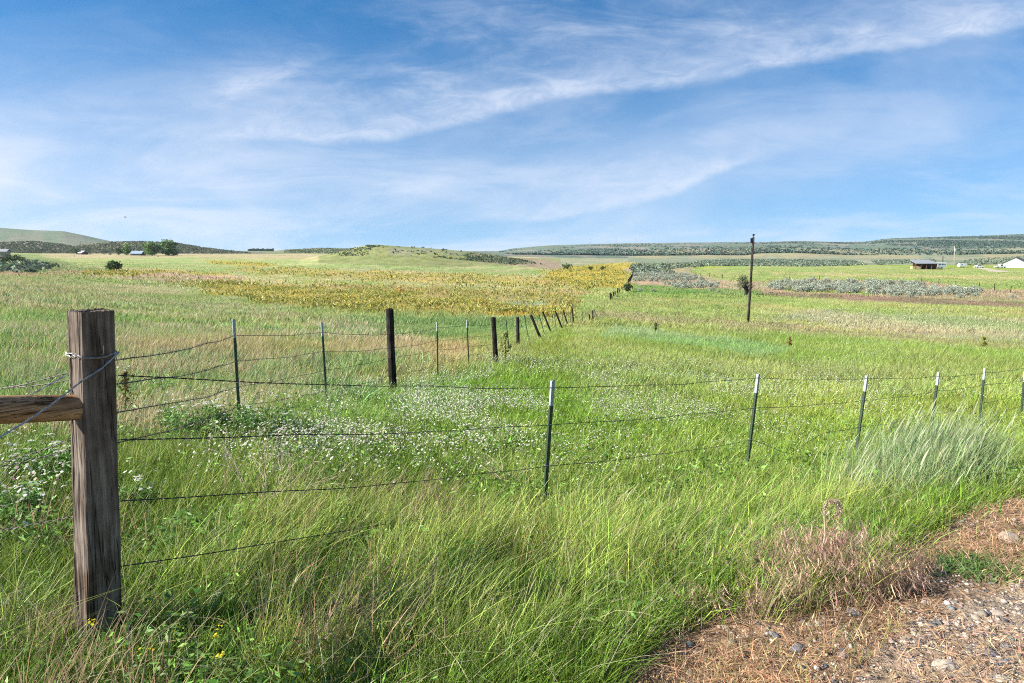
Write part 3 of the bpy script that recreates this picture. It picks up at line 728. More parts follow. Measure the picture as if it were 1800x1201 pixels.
# corner brace: square tie post, round rail, tie wires
brace = empty('fence_brace', POST_BASE, 'weathered square wooden corner post with a round brown rail and twisted brace wire', 'fence brace')
PY = POST_BASE.y
def loc(p): return Vector(p) - POST_BASE
def tie_post():
    yaw = math.atan2(-.56, .83)          # direction of the wide face's normal
    N = Vector((math.cos(yaw), math.sin(yaw), 0)); Tn = Vector((-N.y, N.x, 0))   # Tn: along the face, away
    top = at(161, 546, PY + .02); bot = POST_BASE.copy()
    H = top.z - bot.z
    wd = .156 * PY / 3.2 / 2; dp = .150 * PY / 3.2 / 2
    n = 22; rows = 110
    vs = []; fs = []
    ring = []
    for k in range(4 * n):
        s = k // n; t = (k % n) / n * 2 - 1
        ring.append(((1, t), (-t, 1), (-1, -t), (t, -1))[s])
    L = len(ring)
    for j in range(rows + 1):
        f = j / rows; z = -.35 + (H + .35) * f
        for k, (a, b) in enumerate(ring):
            cx = 1 - .07 * max(0, abs(a) + abs(b) - 1.72) / .28
            arc = k * .02
            nz = mnoise.noise(Vector((arc * 28, z * 1.6, 3))) * .0028 + mnoise.noise(Vector((arc * 90, z * 3, 8))) * .0016
            cr = mnoise.noise(Vector((arc * 16, z * .55, 20)))
            nz -= max(0, .06 - abs(cr)) * .10
            nz += mnoise.noise(Vector((arc * 3 + a, z * 2.3, 40))) * .007
            grow = 1 + .07 * sstep(1, 0, np.array(f)) 
            A = a * (dp * cx * float(grow)) + nz * a; Bq = b * (wd * cx * float(grow)) + nz * b
            if f < .3 and b > .5: Bq += .006 * math.sin(min(1, (.3 - f) / .3) * 9)
            bend = .006 * math.sin(f * 3 + .5)
            lean = Vector((top.x - bot.x, top.y - bot.y, 0)) * max(0, (z / H))
            p = N * A + Tn * (Bq + bend) + lean + Vector((0, 0, z))
            if j == rows: p.z += .008 * mnoise.noise(Vector((a * 9, b * 9, 1))) + .004 * mnoise.noise(Vector((a * 30, b * 30, 1)))
            vs.append(p)
    for j in range(rows):
        for k in range(L):
            a = j * L + k; b = j * L + (k + 1) % L
            fs.append((a, b, b + L, a + L))
    # end grain
    m = len(vs); rings = 6; lastr = [rows * L + k for k in range(L)]
    c0 = sum((vs[i] for i in lastr), Vector()) / L
    prev = lastr
    for r in range(1, rings):
        cur = []
        for k in range(L):
            p = vs[lastr[k]].lerp(c0, r / rings); p = p + Vector((0, 0, .006 * mnoise.noise(Vector((p.x * 90, p.y * 90, r))) ))
            cur.append(len(vs)); vs.append(p)
        for k in range(L): fs.append((prev[k], prev[(k + 1) % L], cur[(k + 1) % L], cur[k]))
        prev = cur
    cc = len(vs); vs.append(c0)
    for k in range(L): fs.append((prev[k], prev[(k + 1) % L], cc))
    mb = MB(); mb.add(vs, fs); mb.obj('post', M_TIE, brace)
    return N, Tn, wd, dp, H
N_, T_, WD, DP, PH = tie_post()
# narrow (left) face normal is -T_
def on_post(z, a, b, lift=.004):
    """point on the tie post: a along N (+1 wide face), b along T (-1 narrow face)"""
    top = at(161, 546, PY + .02)
    k = z / PH
    return Vector((N_.x * a * (DP + lift) + T_.x * b * (WD + lift) + (top.x - POST_BASE.x) * k, N_.y * a * (DP + lift) + T_.y * b * (WD + lift) + (top.y - POST_BASE.y) * k, z))
def zat(py): return at(165, py, PY - .05).z - POST_BASE.z
rail_start = on_post(zat(717), 0, -1) + Vector((0, 0, 0))
_q = at(0, 723, PY - .31); RS = (_q.z - POST_BASE.z - rail_start.z) / math.hypot(_q.x - POST_BASE.x - rail_start.x, _q.y - POST_BASE.y - rail_start.y)
def rail():
    mb = MB(); d = -T_ * 1; pts = []; rs = []
    for i in range(40):
        t = i / 39; L = 2.6 * t - .03
        pts.append(rail_start + d * L + Vector((0, 0, RS * L - .004 * math.sin(L * 3)))); rs.append(.052 + .003 * math.sin(L * 5))
    n = 28
    rings = []
    for i, p in enumerate(pts):
        x = Vector((-d.y, d.x, 0)); y = Vector((0, 0, 1))
        rings.append([p + (x * math.cos(2 * math.pi * k / n) + y * math.sin(2 * math.pi * k / n)) * (rs[i] + .0025 * mnoise.noise(Vector((k * 1.1, i * .15, 0)))) for k in range(n)])
    vs = [v for r in rings for v in r]; fs = [(i * n + k, i * n + (k + 1) % n, (i + 1) * n + (k + 1) % n, (i + 1) * n + k) for i in range(39) for k in range(n)]
    fs.append(tuple(range(n))); 
    # object axes: rotate so that the grain runs along local z
    rot = Vector((0, 0, 1)).rotation_difference(d)
    inv = rot.inverted()
    mb.add([inv @ (v - rail_start) for v in vs], fs)
    o = mb.obj('rail', M_RAIL, brace, True); o.location = rail_start; o.rotation_mode = 'QUATERNION'; o.rotation_quaternion = rot
rail()
def twist(mb, pts, r=.0015, pitch=.07, barbs=.11, near=True, blen=.017):
    """two strands wound round each other, with a barb now and then"""
    pts = [Vector(p) for p in pts]
    L = [0]
    for a, b in zip(pts, pts[1:]): L.append(L[-1] + (b - a).length)
    def P(s):
        s = max(0, min(L[-1], s))
        for i in range(len(L) - 1):
            if s <= L[i + 1] or i == len(L) - 2:
                return pts[i].lerp(pts[i + 1], (s - L[i]) / max(1e-6, L[i + 1] - L[i]))
    tot = L[-1]
    if near:
        st = pitch / 6; n = max(2, int(tot / st))
        for ph in (0, math.pi):
            q = []
            for i in range(n + 1):
                s = tot * i / n; p = P(s); d = (P(s + .02) - P(s - .02)).normalized()
                x = d.cross(Vector((0, 0, 1))).normalized(); y = x.cross(d)
                a = 2 * math.pi * s / pitch + ph
                q.append(p + (x * math.cos(a) + y * math.sin(a)) * r * 1.05)
            mb.tube(q, r, 4, False)
    else:
        mb.tube(pts, r * 1.9, 4, False)
    if barbs:
        s = barbs * .5
        while s < tot - .02:
            p = P(s); d = (P(s + .01) - P(s - .01)).normalized()
            a0 = random.uniform(0, 6.28); x = d.cross(Vector((0, 0, 1))).normalized(); y = x.cross(d)
            for k in range(2 if near else 1):
                a = a0 + k * 1.5; v = (x * math.cos(a) + y * math.sin(a)) * blen * random.uniform(.7, 1.1)
                mb.tube([p - v + d * .003, p + v - d * .003], [r * .7] * 2, 3, False)
            s += barbs * random.uniform(.85, 1.15)
def sagline(a, b, sag, n=14, wob=.004):
    a = Vector(a); b = Vector(b); out = []
    s1 = random.uniform(0, 6); s2 = random.uniform(0, 6)
    for i in range(n + 1):
        t = i / n; p = a.lerp(b, t); p.z -= sag * 4 * t * (1 - t)
        e = math.sin(math.pi * t)
        p.z += wob * e * (math.sin(t * 11 + s1) + .5 * math.sin(t * 23 + s2))
        out.append(p)
    return out
# loop of wire round the post and the diagonal brace wires
def brace_wires():
    zl = zat(627)
    mb = MB()
    ringp = []
    seq = [(1, -1), (1, 1), (-1, 1), (-1, -1)]
    for k in range(4):
        a0, b0 = seq[k]; a1, b1 = seq[(k + 1) % 4]
        for i in range(6):
            t = i / 6
            dz = -.008 * math.sin(math.pi * t) if k == 0 else .012 * math.sin(math.pi * t)
            ringp.append(on_post(zl + dz + (.008 if (k == 0 and t > .8) else 0), a0 + (a1 - a0) * t, b0 + (b1 - b0) * t))
    ringp.append(ringp[0])
    twist(mb, ringp, .0021, .05, 0)
    for k in range(2):   # the wrapped tail of the loop on the narrow face
        q = [on_post(zl + .010 * (1 - i / 12) * (1 if k else -.4) + .004 * math.sin(i * 1.1 + k * 3), -1.02 + 2 * i / 12, -1, .006 + .003 * math.cos(i * 1.1 + k * 3)) for i in range(13)]
        mb.tube(q, .002, 4, False)
    mb.tube([on_post(zl, 1, .1), on_post(zl + .004, 1.08, .1), on_post(zl + .04, 1.1, .12)], .0016, 4)
    mb.obj('wire_loop', M_WIREL, brace)
    mb = MB()
    # front strand: right edge of wide face -> front corner -> down past the rail
    st = on_post(zl + .006, 1, 1, .006); cor = on_post(zat(667), 1, -1, .008)
    d = (cor - st); mid = st.lerp(cor, .5) + Vector((0, 0, -.01)) + N_ * .004
    end = at(0, 768, PY - .62) - POST_BASE
    d2 = (end - cor)
    pts = [st, mid, cor] + [cor + d2 * (i / 10) + Vector((0, 0, -.01 * math.sin(math.pi * i / 10))) for i in range(1, 11)] + [end + d2 * 1.2]
    twist(mb, pts, .0022, .09, 0)
    mb.obj('brace_wire', M_WIREL, brace)
    mb = MB()
    st = on_post(zat(664), -1, -1, .006); end = st - T_ * .9 + Vector((0, 0, -.42)) + N_ * -.05
    twist(mb, [st + (end - st) * (i / 8) for i in range(9)], .002, .09, 0)
    mb.obj('brace_wire', M_WIREL, brace)
brace_wires()

# ------------------------------------------------------------------ steel and wooden line posts
def tpost_mesh(h, studs=True):
    """T section; the flange faces local -y, studs on it; body and white tip as two meshes"""
    W, Dp, th = .036, .034, .0045
    def prof(mb, z0, z1, g=0.):
        mb.box(-W / 2 - g, W / 2 + g, -g, th + g, z0, z1)
        mb.box(-th / 2 - g, th / 2 + g, th + g, Dp + g, z0, z1)
    tip = .22
    mb = MB(); prof(mb, -.35, h - tip)
    if studs:
        z = .15
        while z < h - tip:
            mb.box(-.006, .006, -.007, -.0005, z, z + .012); z += .055
    mt = MB(); prof(mt, h - tip, h - .012, .0006)
    mt.box(-W / 2 + .005, W / 2 - .005, 0, th, h - .012, h)
    z = h - tip + .02
    while z < h - .03:
        mt.box(-.006, .006, -.0075, -.0007, z, z + .012); z += .055
    return mb, mt
def orient(base, top, yaw):
    """matrix for a post standing at base whose axis points at top"""
    z = (top - base).normalized(); x = Vector((math.cos(yaw), math.sin(yaw), 0)); y = z.cross(x).normalized(); x = y.cross(z)
    M = Matrix((x, y, z)).transposed().to_4x4(); M.translation = base
    return M
def add_tpost(parent, ptop, pbase, yaw, studs=True, tipped=True, label=None):
    g = hit(*pbase); top = at(ptop[0], ptop[1], g.y)
    h = (top - g).length
    mb, mt = tpost_mesh(h, studs)
    o = mb.obj('steel_post', M_TGREEN, parent); o.matrix_basis = Matrix.Translation(-parent.location) @ orient(g, top, yaw)
    t = mt.obj('painted_tip' , M_TIP if tipped else M_TGREEN, o)
    if label: o['label'] = label
    return o, g, top
def wood_line_post(h, r):
    mb = MB(); n = 12; rows = 14; vs = []; fs = []
    for j in range(rows + 1):
        z = -.3 + (h + .3) * j / rows
        for k in range(n):
            a = 2 * math.pi * k / n; rr = r * (1.05 - .12 * j / rows) * (1 + .16 * mnoise.noise(Vector((math.cos(a) * 1.5, math.sin(a) * 1.5, z * 1.3 + h * 7))))
            dz = .03 * mnoise.noise(Vector((a, h, 2))) if j == rows else 0
            vs.append((math.cos(a) * rr, math.sin(a) * rr, z + dz))
    for j in range(rows):
        for k in range(n):
            fs.append((j * n + k, j * n + (k + 1) % n, (j + 1) * n + (k + 1) % n, (j + 1) * n + k))
    c = len(vs); vs.append((0, 0, h + .02)); fs += [(rows * n + k, rows * n + (k + 1) % n, c) for k in range(n)]
    mb.add(vs, fs); return mb
def add_wpost(parent, ptop, pbase, r, name='wooden_post'):
    g = hit(*pbase); top = at(ptop[0], ptop[1], g.y)
    if (top - g).length > 2.2: top = g + (top - g).normalized() * 2.0
    o = wood_line_post((top - g).length, r).obj(name, M_OLD, parent)
    o.matrix_basis = Matrix.Translation(-parent.location) @ orient(g, top, random.uniform(0, 6))
    return o, g, top
def clip(parent, p):
    mb = MB(); q = [(math.cos(a) * .024, math.sin(a) * .016 + .01, .004 * math.sin(a * 3)) for a in np.linspace(0, 6.28, 12)]
    mb.tube(q, .002, 4, False); o = mb.obj('wire_clip', M_CLIP, parent)
    return o

# right-hand fence along the road verge
rf_base = hit(973, 900)
rfence = empty('barbed_wire_fence', rf_base, 'barbed wire fence of white tipped green steel posts running right from the square wooden post', 'fence')
RP = [((973, 668), (957, 905), (681, 745, 817, 868)), ((1335, 657), (1313, 838), (664, 716, 772, 815)), ((1526, 659), (1505, 806), (665, 703, 749, 782)),
      ((1652, 653), (1636, 772), (661, 687, 727, 750)), ((1733, 646), (1722, 752), (655, 676, 708, 730)), ((1803, 652), (1796, 735), (646, 668, 690, 712)), ((1862, 640), (1855, 722), (640, 658, 680, 700))]
rows = []
for pt, pb, wy in RP:
    o, g, top = add_tpost(rfence, pt, pb, R(40))
    ws = []
    for y in wy:
        k = (y - pt[1]) / (pb[1] - pt[1]); p = top.lerp(g, k)
        ws.append(p + Vector((.01, -.012, 0)))
        c = clip(o, None); c.matrix_local = Matrix.Translation(Vector((0, 0, (p - g).length)))
    rows.append(ws)
    print('right post', tuple(round(v, 2) for v in g), 'h', round((top - g).length, 2))
py0 = (667, 783, 893, 1010)
start = [POST_BASE + on_post(zat(y), 1, 1, .002) for y in py0]
for k in range(4):
    mb = MB(); prev = start[k]
    for i, ws in enumerate(rows):
        sag = (.02, .015, .03, .02)[k]
        ln = sagline(prev, ws[k], sag, 16, .006)
        if k == 2 and i == 2:      # the kinked strand between the second and third post
            for j in range(17):
                t = j / 16; ln[j].z -= .20 * max(0, 1 - abs(t - .3) / .3)
        twist(mb, [p - rf_base for p in ln], .0016, .075, .12, ws[k].y < 11)
        prev = ws[k]
    mb.obj('barbed_wire', M_WIRE, rfence)
# the same wires carried left past the square post, out of the picture
mb_l = []
lfence2 = empty('barbed_wire_fence', POST_BASE, 'barbed wires leaving the picture to the left behind the round rail', 'fence')
for a, b in (((122, 652), (0, 673)), ((124, 666), (0, 675)), ((127, 768), (0, 802)), ((128, 787), (0, 808)), ((127, 905), (0, 922))):
    mb = MB(); p0 = at(a[0] + 20, a[1] - 2, PY + .03); p1 = at(b[0], b[1], PY - .12 + (.3 if a[1] < 700 else .1)); d = p1 - p0
    twist(mb, [p - POST_BASE for p in sagline(p0, p0 + d * 3, .03, 20)], .0015, .075, .12)
    mb.obj('barbed_wire', M_WIRE, lfence2)

# the old fence running back into the valley
LP = [('T', (411, 561), (422, 752)), ('T', (566, 567), (575, 712)), ('W', (685, 543), (691, 692)), ('T', (769, 566), (770, 668)), ('T', (821, 562), (825, 650)),
      ('W', (867, 558), (872, 641)), ('t', (889.7, 562), (895.5, 617)), ('W', (909.7, 558), (911, 609)), ('t', (921.7, 554), (930, 599)), ('W', (933, 554), (951, 597)),
      ('t', (947, 551), (958, 590)), ('w', (954, 548), (968, 583)), ('t', (973.7, 548), (978.5, 582)), ('w', (976, 547), (988, 577)), ('t', (988, 547.5), (990.5, 573)),
      ('w', (990, 546), (997.5, 571)), ('t', (1002.5, 551), (1003.3, 569)), ('w', (1005, 539), (1008.5, 568.5)), ('t', (1014, 555), (1015, 567)), ('t', (1023, 541), (1024, 565)),
      ('w', (1036, 553), (1036.3, 564)), ('w', (1041.7, 546), (1042.7, 566)), ('t', (1044, 543), (1048.5, 558)), ('t', (1058, 532), (1058, 551)), ('t', (1063, 528), (1063, 544)),
      ('t', (1067, 524), (1068, 537)), ('w', (1072.5, 515), (1073, 527)), ('w', (1075, 517), (1075.6, 525)), ('w', (1078, 513), (1078.6, 522)), ('w', (1081, 511), (1081.5, 519)), ('w', (1085, 506.5), (1085.8, 516)), ('w', (1088, 506), (1088.6, 514)),
      ('w', (1093, 503), (1093.5, 510)), ('w', (1097, 500), (1098, 508)), ('w', (1101, 499), (1101.5, 506.5)), ]
for _i in range(17):
    _t = _i / 16; _x = 1105 + 13.5 * _t ** .8; _y = 500 - 34 * _t
    LP.append(('f', (_x, _y - 5), (_x, _y)))
WY = {0: (589, 634, 679, 713), 1: (584, 617, 650, 686), 2: (587, 611, 628, 660), 3: (576, 598, 614, 641), 4: (571, 592, 609, 624), 5: (570, 588, 604, 618)}
lf_base = hit(422, 752)
lfence = empty('old_fence', lf_base, 'old barbed wire fence of dark leaning posts running back into the valley', 'fence')
prev = None; strands = [[] for _ in range(4)]
ps = [POST_BASE + on_post(zat(y), -.6, 1, .002) for y in (646, 690, 742, 800)]
for i, (t, a, b) in enumerate(LP):
    if t in 'Tt':
        o, g, top = add_tpost(lfence, a, b, R(-38 + 90), studs=(i < 5), tipped=(t == 'T'))
    elif t == 'f':
        g = hit(*b); top = g + Vector((random.uniform(-.15, .15), 0, random.uniform(1.3, 1.7)))
        o = wood_line_post((top - g).length, .15).obj('wooden_post', M_OLD, lfence); o.matrix_basis = Matrix.Translation(-lfence.location) @ orient(g, top, 0)
    else:
        g0 = hit(*b); o, g, top = add_wpost(lfence, a, b, .075 if t == 'W' else .06 if g0.y < 80 else .12)
        if i == 9: o['label'] = 'thick dark post leaning far to the left'
    if i < 8: print('left post', t, tuple(round(v, 2) for v in g), 'h', round((top - g).length, 2))
    ys = WY.get(i)
    ks = [(y - a[1]) / (b[1] - a[1]) for y in ys] if ys else (.13, .38, .6, .82)
    cur = [top.lerp(g, k) for k in ks]
    for k in range(4):
        if (cur[k] - ps[k]).length < 60 and g.y < 150:
            strands[k].append((ps[k], cur[k]))
        ps[k] = cur[k]
for k in range(4):
    mb = MB()
    for a, b in strands[k]:
        twist(mb, [p - lf_base for p in sagline(a, b, .02 + .01 * random.random(), 12, .007)], .0018, .08, .13 if a.y < 9 else .25 if a.y < 20 else 0, a.y < 9)
    mb.obj('barbed_wire', M_WIRE, lfence)

# distant fences round the green field on the right
def far_fence(pix, label, ph=1.3, r=.07):
    base = hit(*pix[0]); e = empty('field_fence', base, label, 'fence')
    tops = []
    for p in pix:
        g = hit(*p); top = g + Vector((random.uniform(-.08, .08), 0, ph * random.uniform(.8, 1.15)))
        o = wood_line_post((top - g).length, r).obj('wooden_post', M_OLD, e); o.matrix_basis = Matrix.Translation(-base) @ orient(g, top, 0)
        tops.append((g, top))
    for k in (.15, .55):
        mb = MB()
        for (g0, t0), (g1, t1) in zip(tops, tops[1:]): mb.tube([t0.lerp(g0, k) - base, t1.lerp(g1, k) - base], .006, 3, False)
        mb.obj('wire', M_WIRE, e)
far_fence([(1215, 479), (1222, 484), (1231, 486), (1247, 487), (1255, 488.5), (1270, 490), (1290, 492), (1310, 493), (1387, 494), (1440, 495)], 'thin wire fence along the near edge of the green field beyond the tall pole')
far_fence([(1620, 496), (1650, 499), (1680, 503), (1721, 508), (1748, 511), (1776, 515), (1830, 521)], 'thin wire fence behind the right end of the sagebrush bank')
far_fence([(1190, 471), (1204, 474), (1213, 477), (1215, 480)], 'short run of dark posts at the corner of the green field behind sagebrush')

# ------------------------------------------------------------------ poles and towers
def pole(base_px, top_px, r0, r1, label, name='utility_pole', arm=False, mat=None, extra=True):
    g = hit(*base_px); top = at(top_px[0], top_px[1], g.y)
    e = empty(name, g, label, 'utility pole' if name == 'utility_pole' else 'pole')
    v = top - g; mb = MB(); mb.tube([v * (-.05), v * .33, v * .66, v], [r0, r0 * .9 + r1 * .1, (r0 + r1) / 2, r1], 14)
    o = mb.obj('pole_shaft', mat or M_POLE, e, True)
    if extra:
        mb = MB(); mb.tube([v + Vector((0, 0, -.02)), v + Vector((0, 0, .12)), v + Vector((0, 0, .14)), v + Vector((0, 0, .26)), v + Vector((0, 0, .3))], [.03, .03, .10, .11, .04], 10); mb.obj('insulator', M_OLD, e)
        mb = MB(); mb.box(-r1 - .16, -r1, -.08, .08, v.z - .55, v.z - .1, Matrix.Translation((v.x * .97, v.y, 0))); mb.obj('bracket', M_OLD, e)
    if arm:
        mb = MB(); mb.box(-1.1, 1.1, -.06, .06, v.z * .93 - .08, v.z * .93 + .08, Matrix.Translation(Vector((v.x, v.y + .2, 0)))); mb.obj('crossarm', M_PALEW, e)
        mb = MB(); mb.tube([Vector((-.5, -.3, v.z * .78)), Vector((-.5, -.3, v.z * .78 + .9))], .33, 12); mb.obj('transformer', M_WHITE, e)
        for s in (-1, -.5, .5, 1):
            mb = MB(); mb.tube([Vector((v.x + s, v.y + .2, v.z * .93 + .08)), Vector((v.x + s, v.y + .2, v.z * .93 + .35))], .06, 6); mb.obj('insulator', M_WHITE, e)
    return e
M_WHITE = simple('white_paint', (.72, .72, .70), .5, 0, .05, 3)
M_PALEW = simple('pale_wood', (.42, .36, .30), .8, 0, .15, 6)
M_ROOFG = simple('grey_metal_roof', (.30, .31, .32), .6, .15, .1, 2)
M_ROOFB = simple('blue_metal_roof', (.42, .50, .58), .35, .3, .06, 2)
M_ROOFW = simple('white_metal_roof', (.66, .70, .74), .35, .2, .05, 2)
M_SHING = simple('dark_shingles', (.09, .08, .085), .85, 0, .25, 5)
M_WALLB = simple('brown_boards', (.13, .06, .045), .85, 0, .25, 3)
M_WALLD = simple('dark_blue_siding', (.06, .08, .11), .7, 0, .1, 3)
M_WALLT = simple('tan_siding', (.40, .34, .27), .75, 0, .1, 3)
M_GLASS = simple('window_glass', (.06, .10, .16), .1, 0, .1, 3)
M_TYRE = simple('rubber', (.02, .02, .02), .8)
M_BLUE = simple('blue_stripe', (.12, .22, .42), .4)
M_LUMBER = simple('yellow_lumber', (.55, .45, .25), .8, 0, .2, 3)
M_ORANGE = simple('orange_plastic', (.75, .14, .03), .45)
M_STEEL = simple('lattice_steel', (.32, .34, .36), .5, .4)
pole((1315, 567), (1324.5, 417), .125, .095, 'tall dark bare wooden pole standing alone in the right meadow')
pole((1677, 471.5), (1678, 432), .16, .11, 'pale utility pole with crossarm and transformer between the camper and the house', arm=True, mat=M_PALEW, extra=False)
pole((1657, 471.5), (1657.5, 451), .22, .2, 'short dark pole beside the white camper', name='dark_pole', extra=False)
pole((141, 447.5), (141, 424), .2, .15, 'thin dark pole rising behind the white roofed farm shed at far left', extra=False)

def tower(px, py_top, Y, label):
    u = (px - 900) / 1210; X = u * Y
    g = Vector((X, Y, gz(X, Y))); top = at(px, py_top, Y)
    H = max(22, top.z - g.z); e = empty('transmission_tower', g, label, 'pylon', 'lattice towers on the far plateau')
    mb = MB(); lv = 7
    def w(t): return 3.2 * (1 - t) ** 1.1 + .5
    for sx, sy in ((-1, -1), (1, -1), (1, 1), (-1, 1)):
        mb.tube([(sx * w(0), sy * w(0), -1), (sx * w(.5), sy * w(.5), H * .5), (sx * w(1), sy * w(1), H)], .16, 4)
    for i in range(lv):
        a, b = i / lv, (i + 1) / lv
        for (s0, s1) in (((-1, -1), (1, -1)), ((1, -1), (1, 1)), ((1, 1), (-1, 1)), ((-1, 1), (-1, -1))):
            mb.tube([(s0[0] * w(a), s0[1] * w(a), H * a), (s1[0] * w(b), s1[1] * w(b), H * b)], .1, 3, False)
            mb.tube([(s1[0] * w(a), s1[1] * w(a), H * a), (s0[0] * w(b), s0[1] * w(b), H * b)], .1, 3, False)
    mb.obj('lattice_frame', M_STEEL, e)
    for z, l in ((.72, 6), (.84, 5), (.95, 4)):
        m2 = MB(); m2.tube([(-l, 0, H * z + .6), (-w(z), 0, H * z), (w(z), 0, H * z), (l, 0, H * z + .6)], .14, 4); m2.obj('crossarm', M_STEEL, e)
for px, py, lab in ((1037, 419, 'leftmost of the faint lattice towers on the far skyline'), (1082, 415, 'second faint lattice tower from the left on the far skyline'), (1117, 419, 'third faint lattice tower from the left on the far skyline'),
                    (1287, 416, 'faint lattice tower just left of the tall dark pole on the far skyline'), (1501, 417, 'rightmost faint lattice tower on the far slope, well right of the tall dark pole')):
    tower(px, py, 2950, lab)

# ------------------------------------------------------------------ farm buildings and vehicles
def gable(e, w, d, h, rise, wall, roof, ov=.4, along='x', rmat=True):
    """box with a gable roof; ridge runs along the given axis"""
    mb = MB()
    if along == 'x':
        vs = [(-w/2,-d/2,-.5),(w/2,-d/2,-.5),(w/2,d/2,-.5),(-w/2,d/2,-.5),(-w/2,-d/2,h),(w/2,-d/2,h),(w/2,d/2,h),(-w/2,d/2,h),(-w/2,0,h+rise),(w/2,0,h+rise)]
        fs = [(0,1,5,4),(2,3,7,6),(1,2,6,9,5),(3,0,4,8,7)]
    else:
        vs = [(-w/2,-d/2,-.5),(w/2,-d/2,-.5),(w/2,d/2,-.5),(-w/2,d/2,-.5),(-w/2,-d/2,h),(w/2,-d/2,h),(w/2,d/2,h),(-w/2,d/2,h),(0,-d/2,h+rise),(0,d/2,h+rise)]
        fs = [(0,1,5,8,4),(2,3,7,9,6),(1,2,6,5),(3,0,4,7)]
    mb.add(vs, fs); mb.obj('wall', wall, e)
    mb = MB(); t = .12
    half = (d if along == 'x' else w) / 2; sl = rise / half; o = ov
    for s in (-1, 1):
        a0 = (0, h + rise + .03); a1 = (s * (half + o), h - sl * o + .03)
        pr = [a0, a1, (a1[0], a1[1] + t), (a0[0], a0[1] + t)]
        L = (w if along == 'x' else d) / 2 + ov
        vs = []
        for q in (-L, L):
            for a, z in pr: vs.append((q, a, z) if along == 'x' else (a, q, z))
        mb.add(vs, [(0, 1, 2, 3), (7, 6, 5, 4), (0, 4, 5, 1), (1, 5, 6, 2), (2, 6, 7, 3), (3, 7, 4, 0)])
    return mb.obj('roof', roof, e)
def box_part(e, name, mat, x0, x1, y0, y1, z0, z1):
    mb = MB(); mb.box(x0, x1, y0, y1, z0, z1); return mb.obj(name, mat, e)
HB = hit(1786, 470.5)
S_ = HB.y / 1210
house = empty('house', HB, 'white gabled house with dark shingle roof at the right edge of the photo', 'house', rz=R(50))
gable(house, 22, 9.6, 2.7, 2.7, simple('house_siding', (.46, .46, .47), .7, 0, .04, 2), M_SHING, .45, 'x')
box_part(house, 'siding_panel', M_WALLD, -10.4, 10.9, -4.88, -4.805, -.3, 2.6)
for x in (-7.5, -2, 4, 8.5):
    wf = box_part(house, 'window', M_WHITE, x - .8, x + .8, -4.97, -4.885, .9, 2.2); box_part(wf, 'pane', M_GLASS, x - .7, x + .7, -5.0, -4.973, 1., 2.1)
dr = box_part(house, 'door', M_WHITE, .3, 1.3, -4.96, -4.885, -.2, 2.1)
# open-fronted pole barn
CB = hit(1621, 473.5); k = CB.y / 1210
barn = empty('pole_barn', CB, 'open pole barn with grey metal roof and brown walls in front of the sagebrush hill', 'barn')
mb = MB(); w2, h0 = 20.5 * k, 12 * k
mb.add([(-w2, -4, h0 - .6), (w2 * .92, -4, h0 - .6), (w2 * .92, 4, h0 + 1.1), (-w2 * .7, 4, h0 + 1.1), (-w2, -4, h0 - .4), (w2 * .92, -4, h0 - .4), (w2 * .92, 4, h0 + 1.3), (-w2 * .7, 4, h0 + 1.3)],
       [(0, 3, 2, 1), (4, 5, 6, 7), (0, 1, 5, 4), (1, 2, 6, 5), (2, 3, 7, 6), (3, 0, 4, 7)])
mb.obj('roof', M_ROOFG, barn)
box_part(barn, 'wall', M_WALLB, -w2 * .45, w2 * .85, 3.6, 3.75, -.5, h0 + .9)
box_part(barn, 'wall', M_WALLB, w2 * .82, w2 * .87, -3.6, 3.6, -.5, h0 - .65)
for x in (-.95, -.5, -.05, .4, .84):
    mb = MB(); mb.box(w2 * x - .13, w2 * x + .13, -3.75, -3.5, -.5, h0 - .62); mb.obj('support_post', M_WALLB, barn)
def at_local(base, x, y): 
    X, Y = base.x + x, base.y + y; return Vector((X, Y, gz(X, Y)))
p = at_local(CB, -w2 * .78, -1.8)
st = empty('lumber_stack', p, 'pale yellow stack of lumber under the left end of the pole barn roof', 'lumber')
for j in range(3):
    mb = MB()
    for i in range(5): mb.box(-1.9, 1.9, -.9 + i * .36, -.9 + i * .36 + .3, .15 + j * .42, .15 + j * .42 + .34)
    mb.obj('board_layer', M_LUMBER, st)
def vehicle_wheels(e, xs, y, r, w=.25):
    for x in xs:
        for s in (-1, 1):
            mb = MB(); mb.tube([(x, s * y - w / 2, r), (x, s * y + w / 2, r)], r, 16); t = mb.obj('wheel', M_TYRE, e)
            mb = MB(); mb.tube([(x, s * y - w / 2 - .02, r), (x, s * y + w / 2 + .02, r)], r * .5, 12); mb.obj('rim', M_WIREL, t)
def prism(prof, y0, y1):
    mb = MB(); n = len(prof)
    mb.add([(x, y0, z) for x, z in prof] + [(x, y1, z) for x, z in prof], [tuple(range(n)), tuple(range(2 * n - 1, n - 1, -1))] + [(i, i + n, (i + 1) % n + n, (i + 1) % n) for i in range(n)])
    return mb
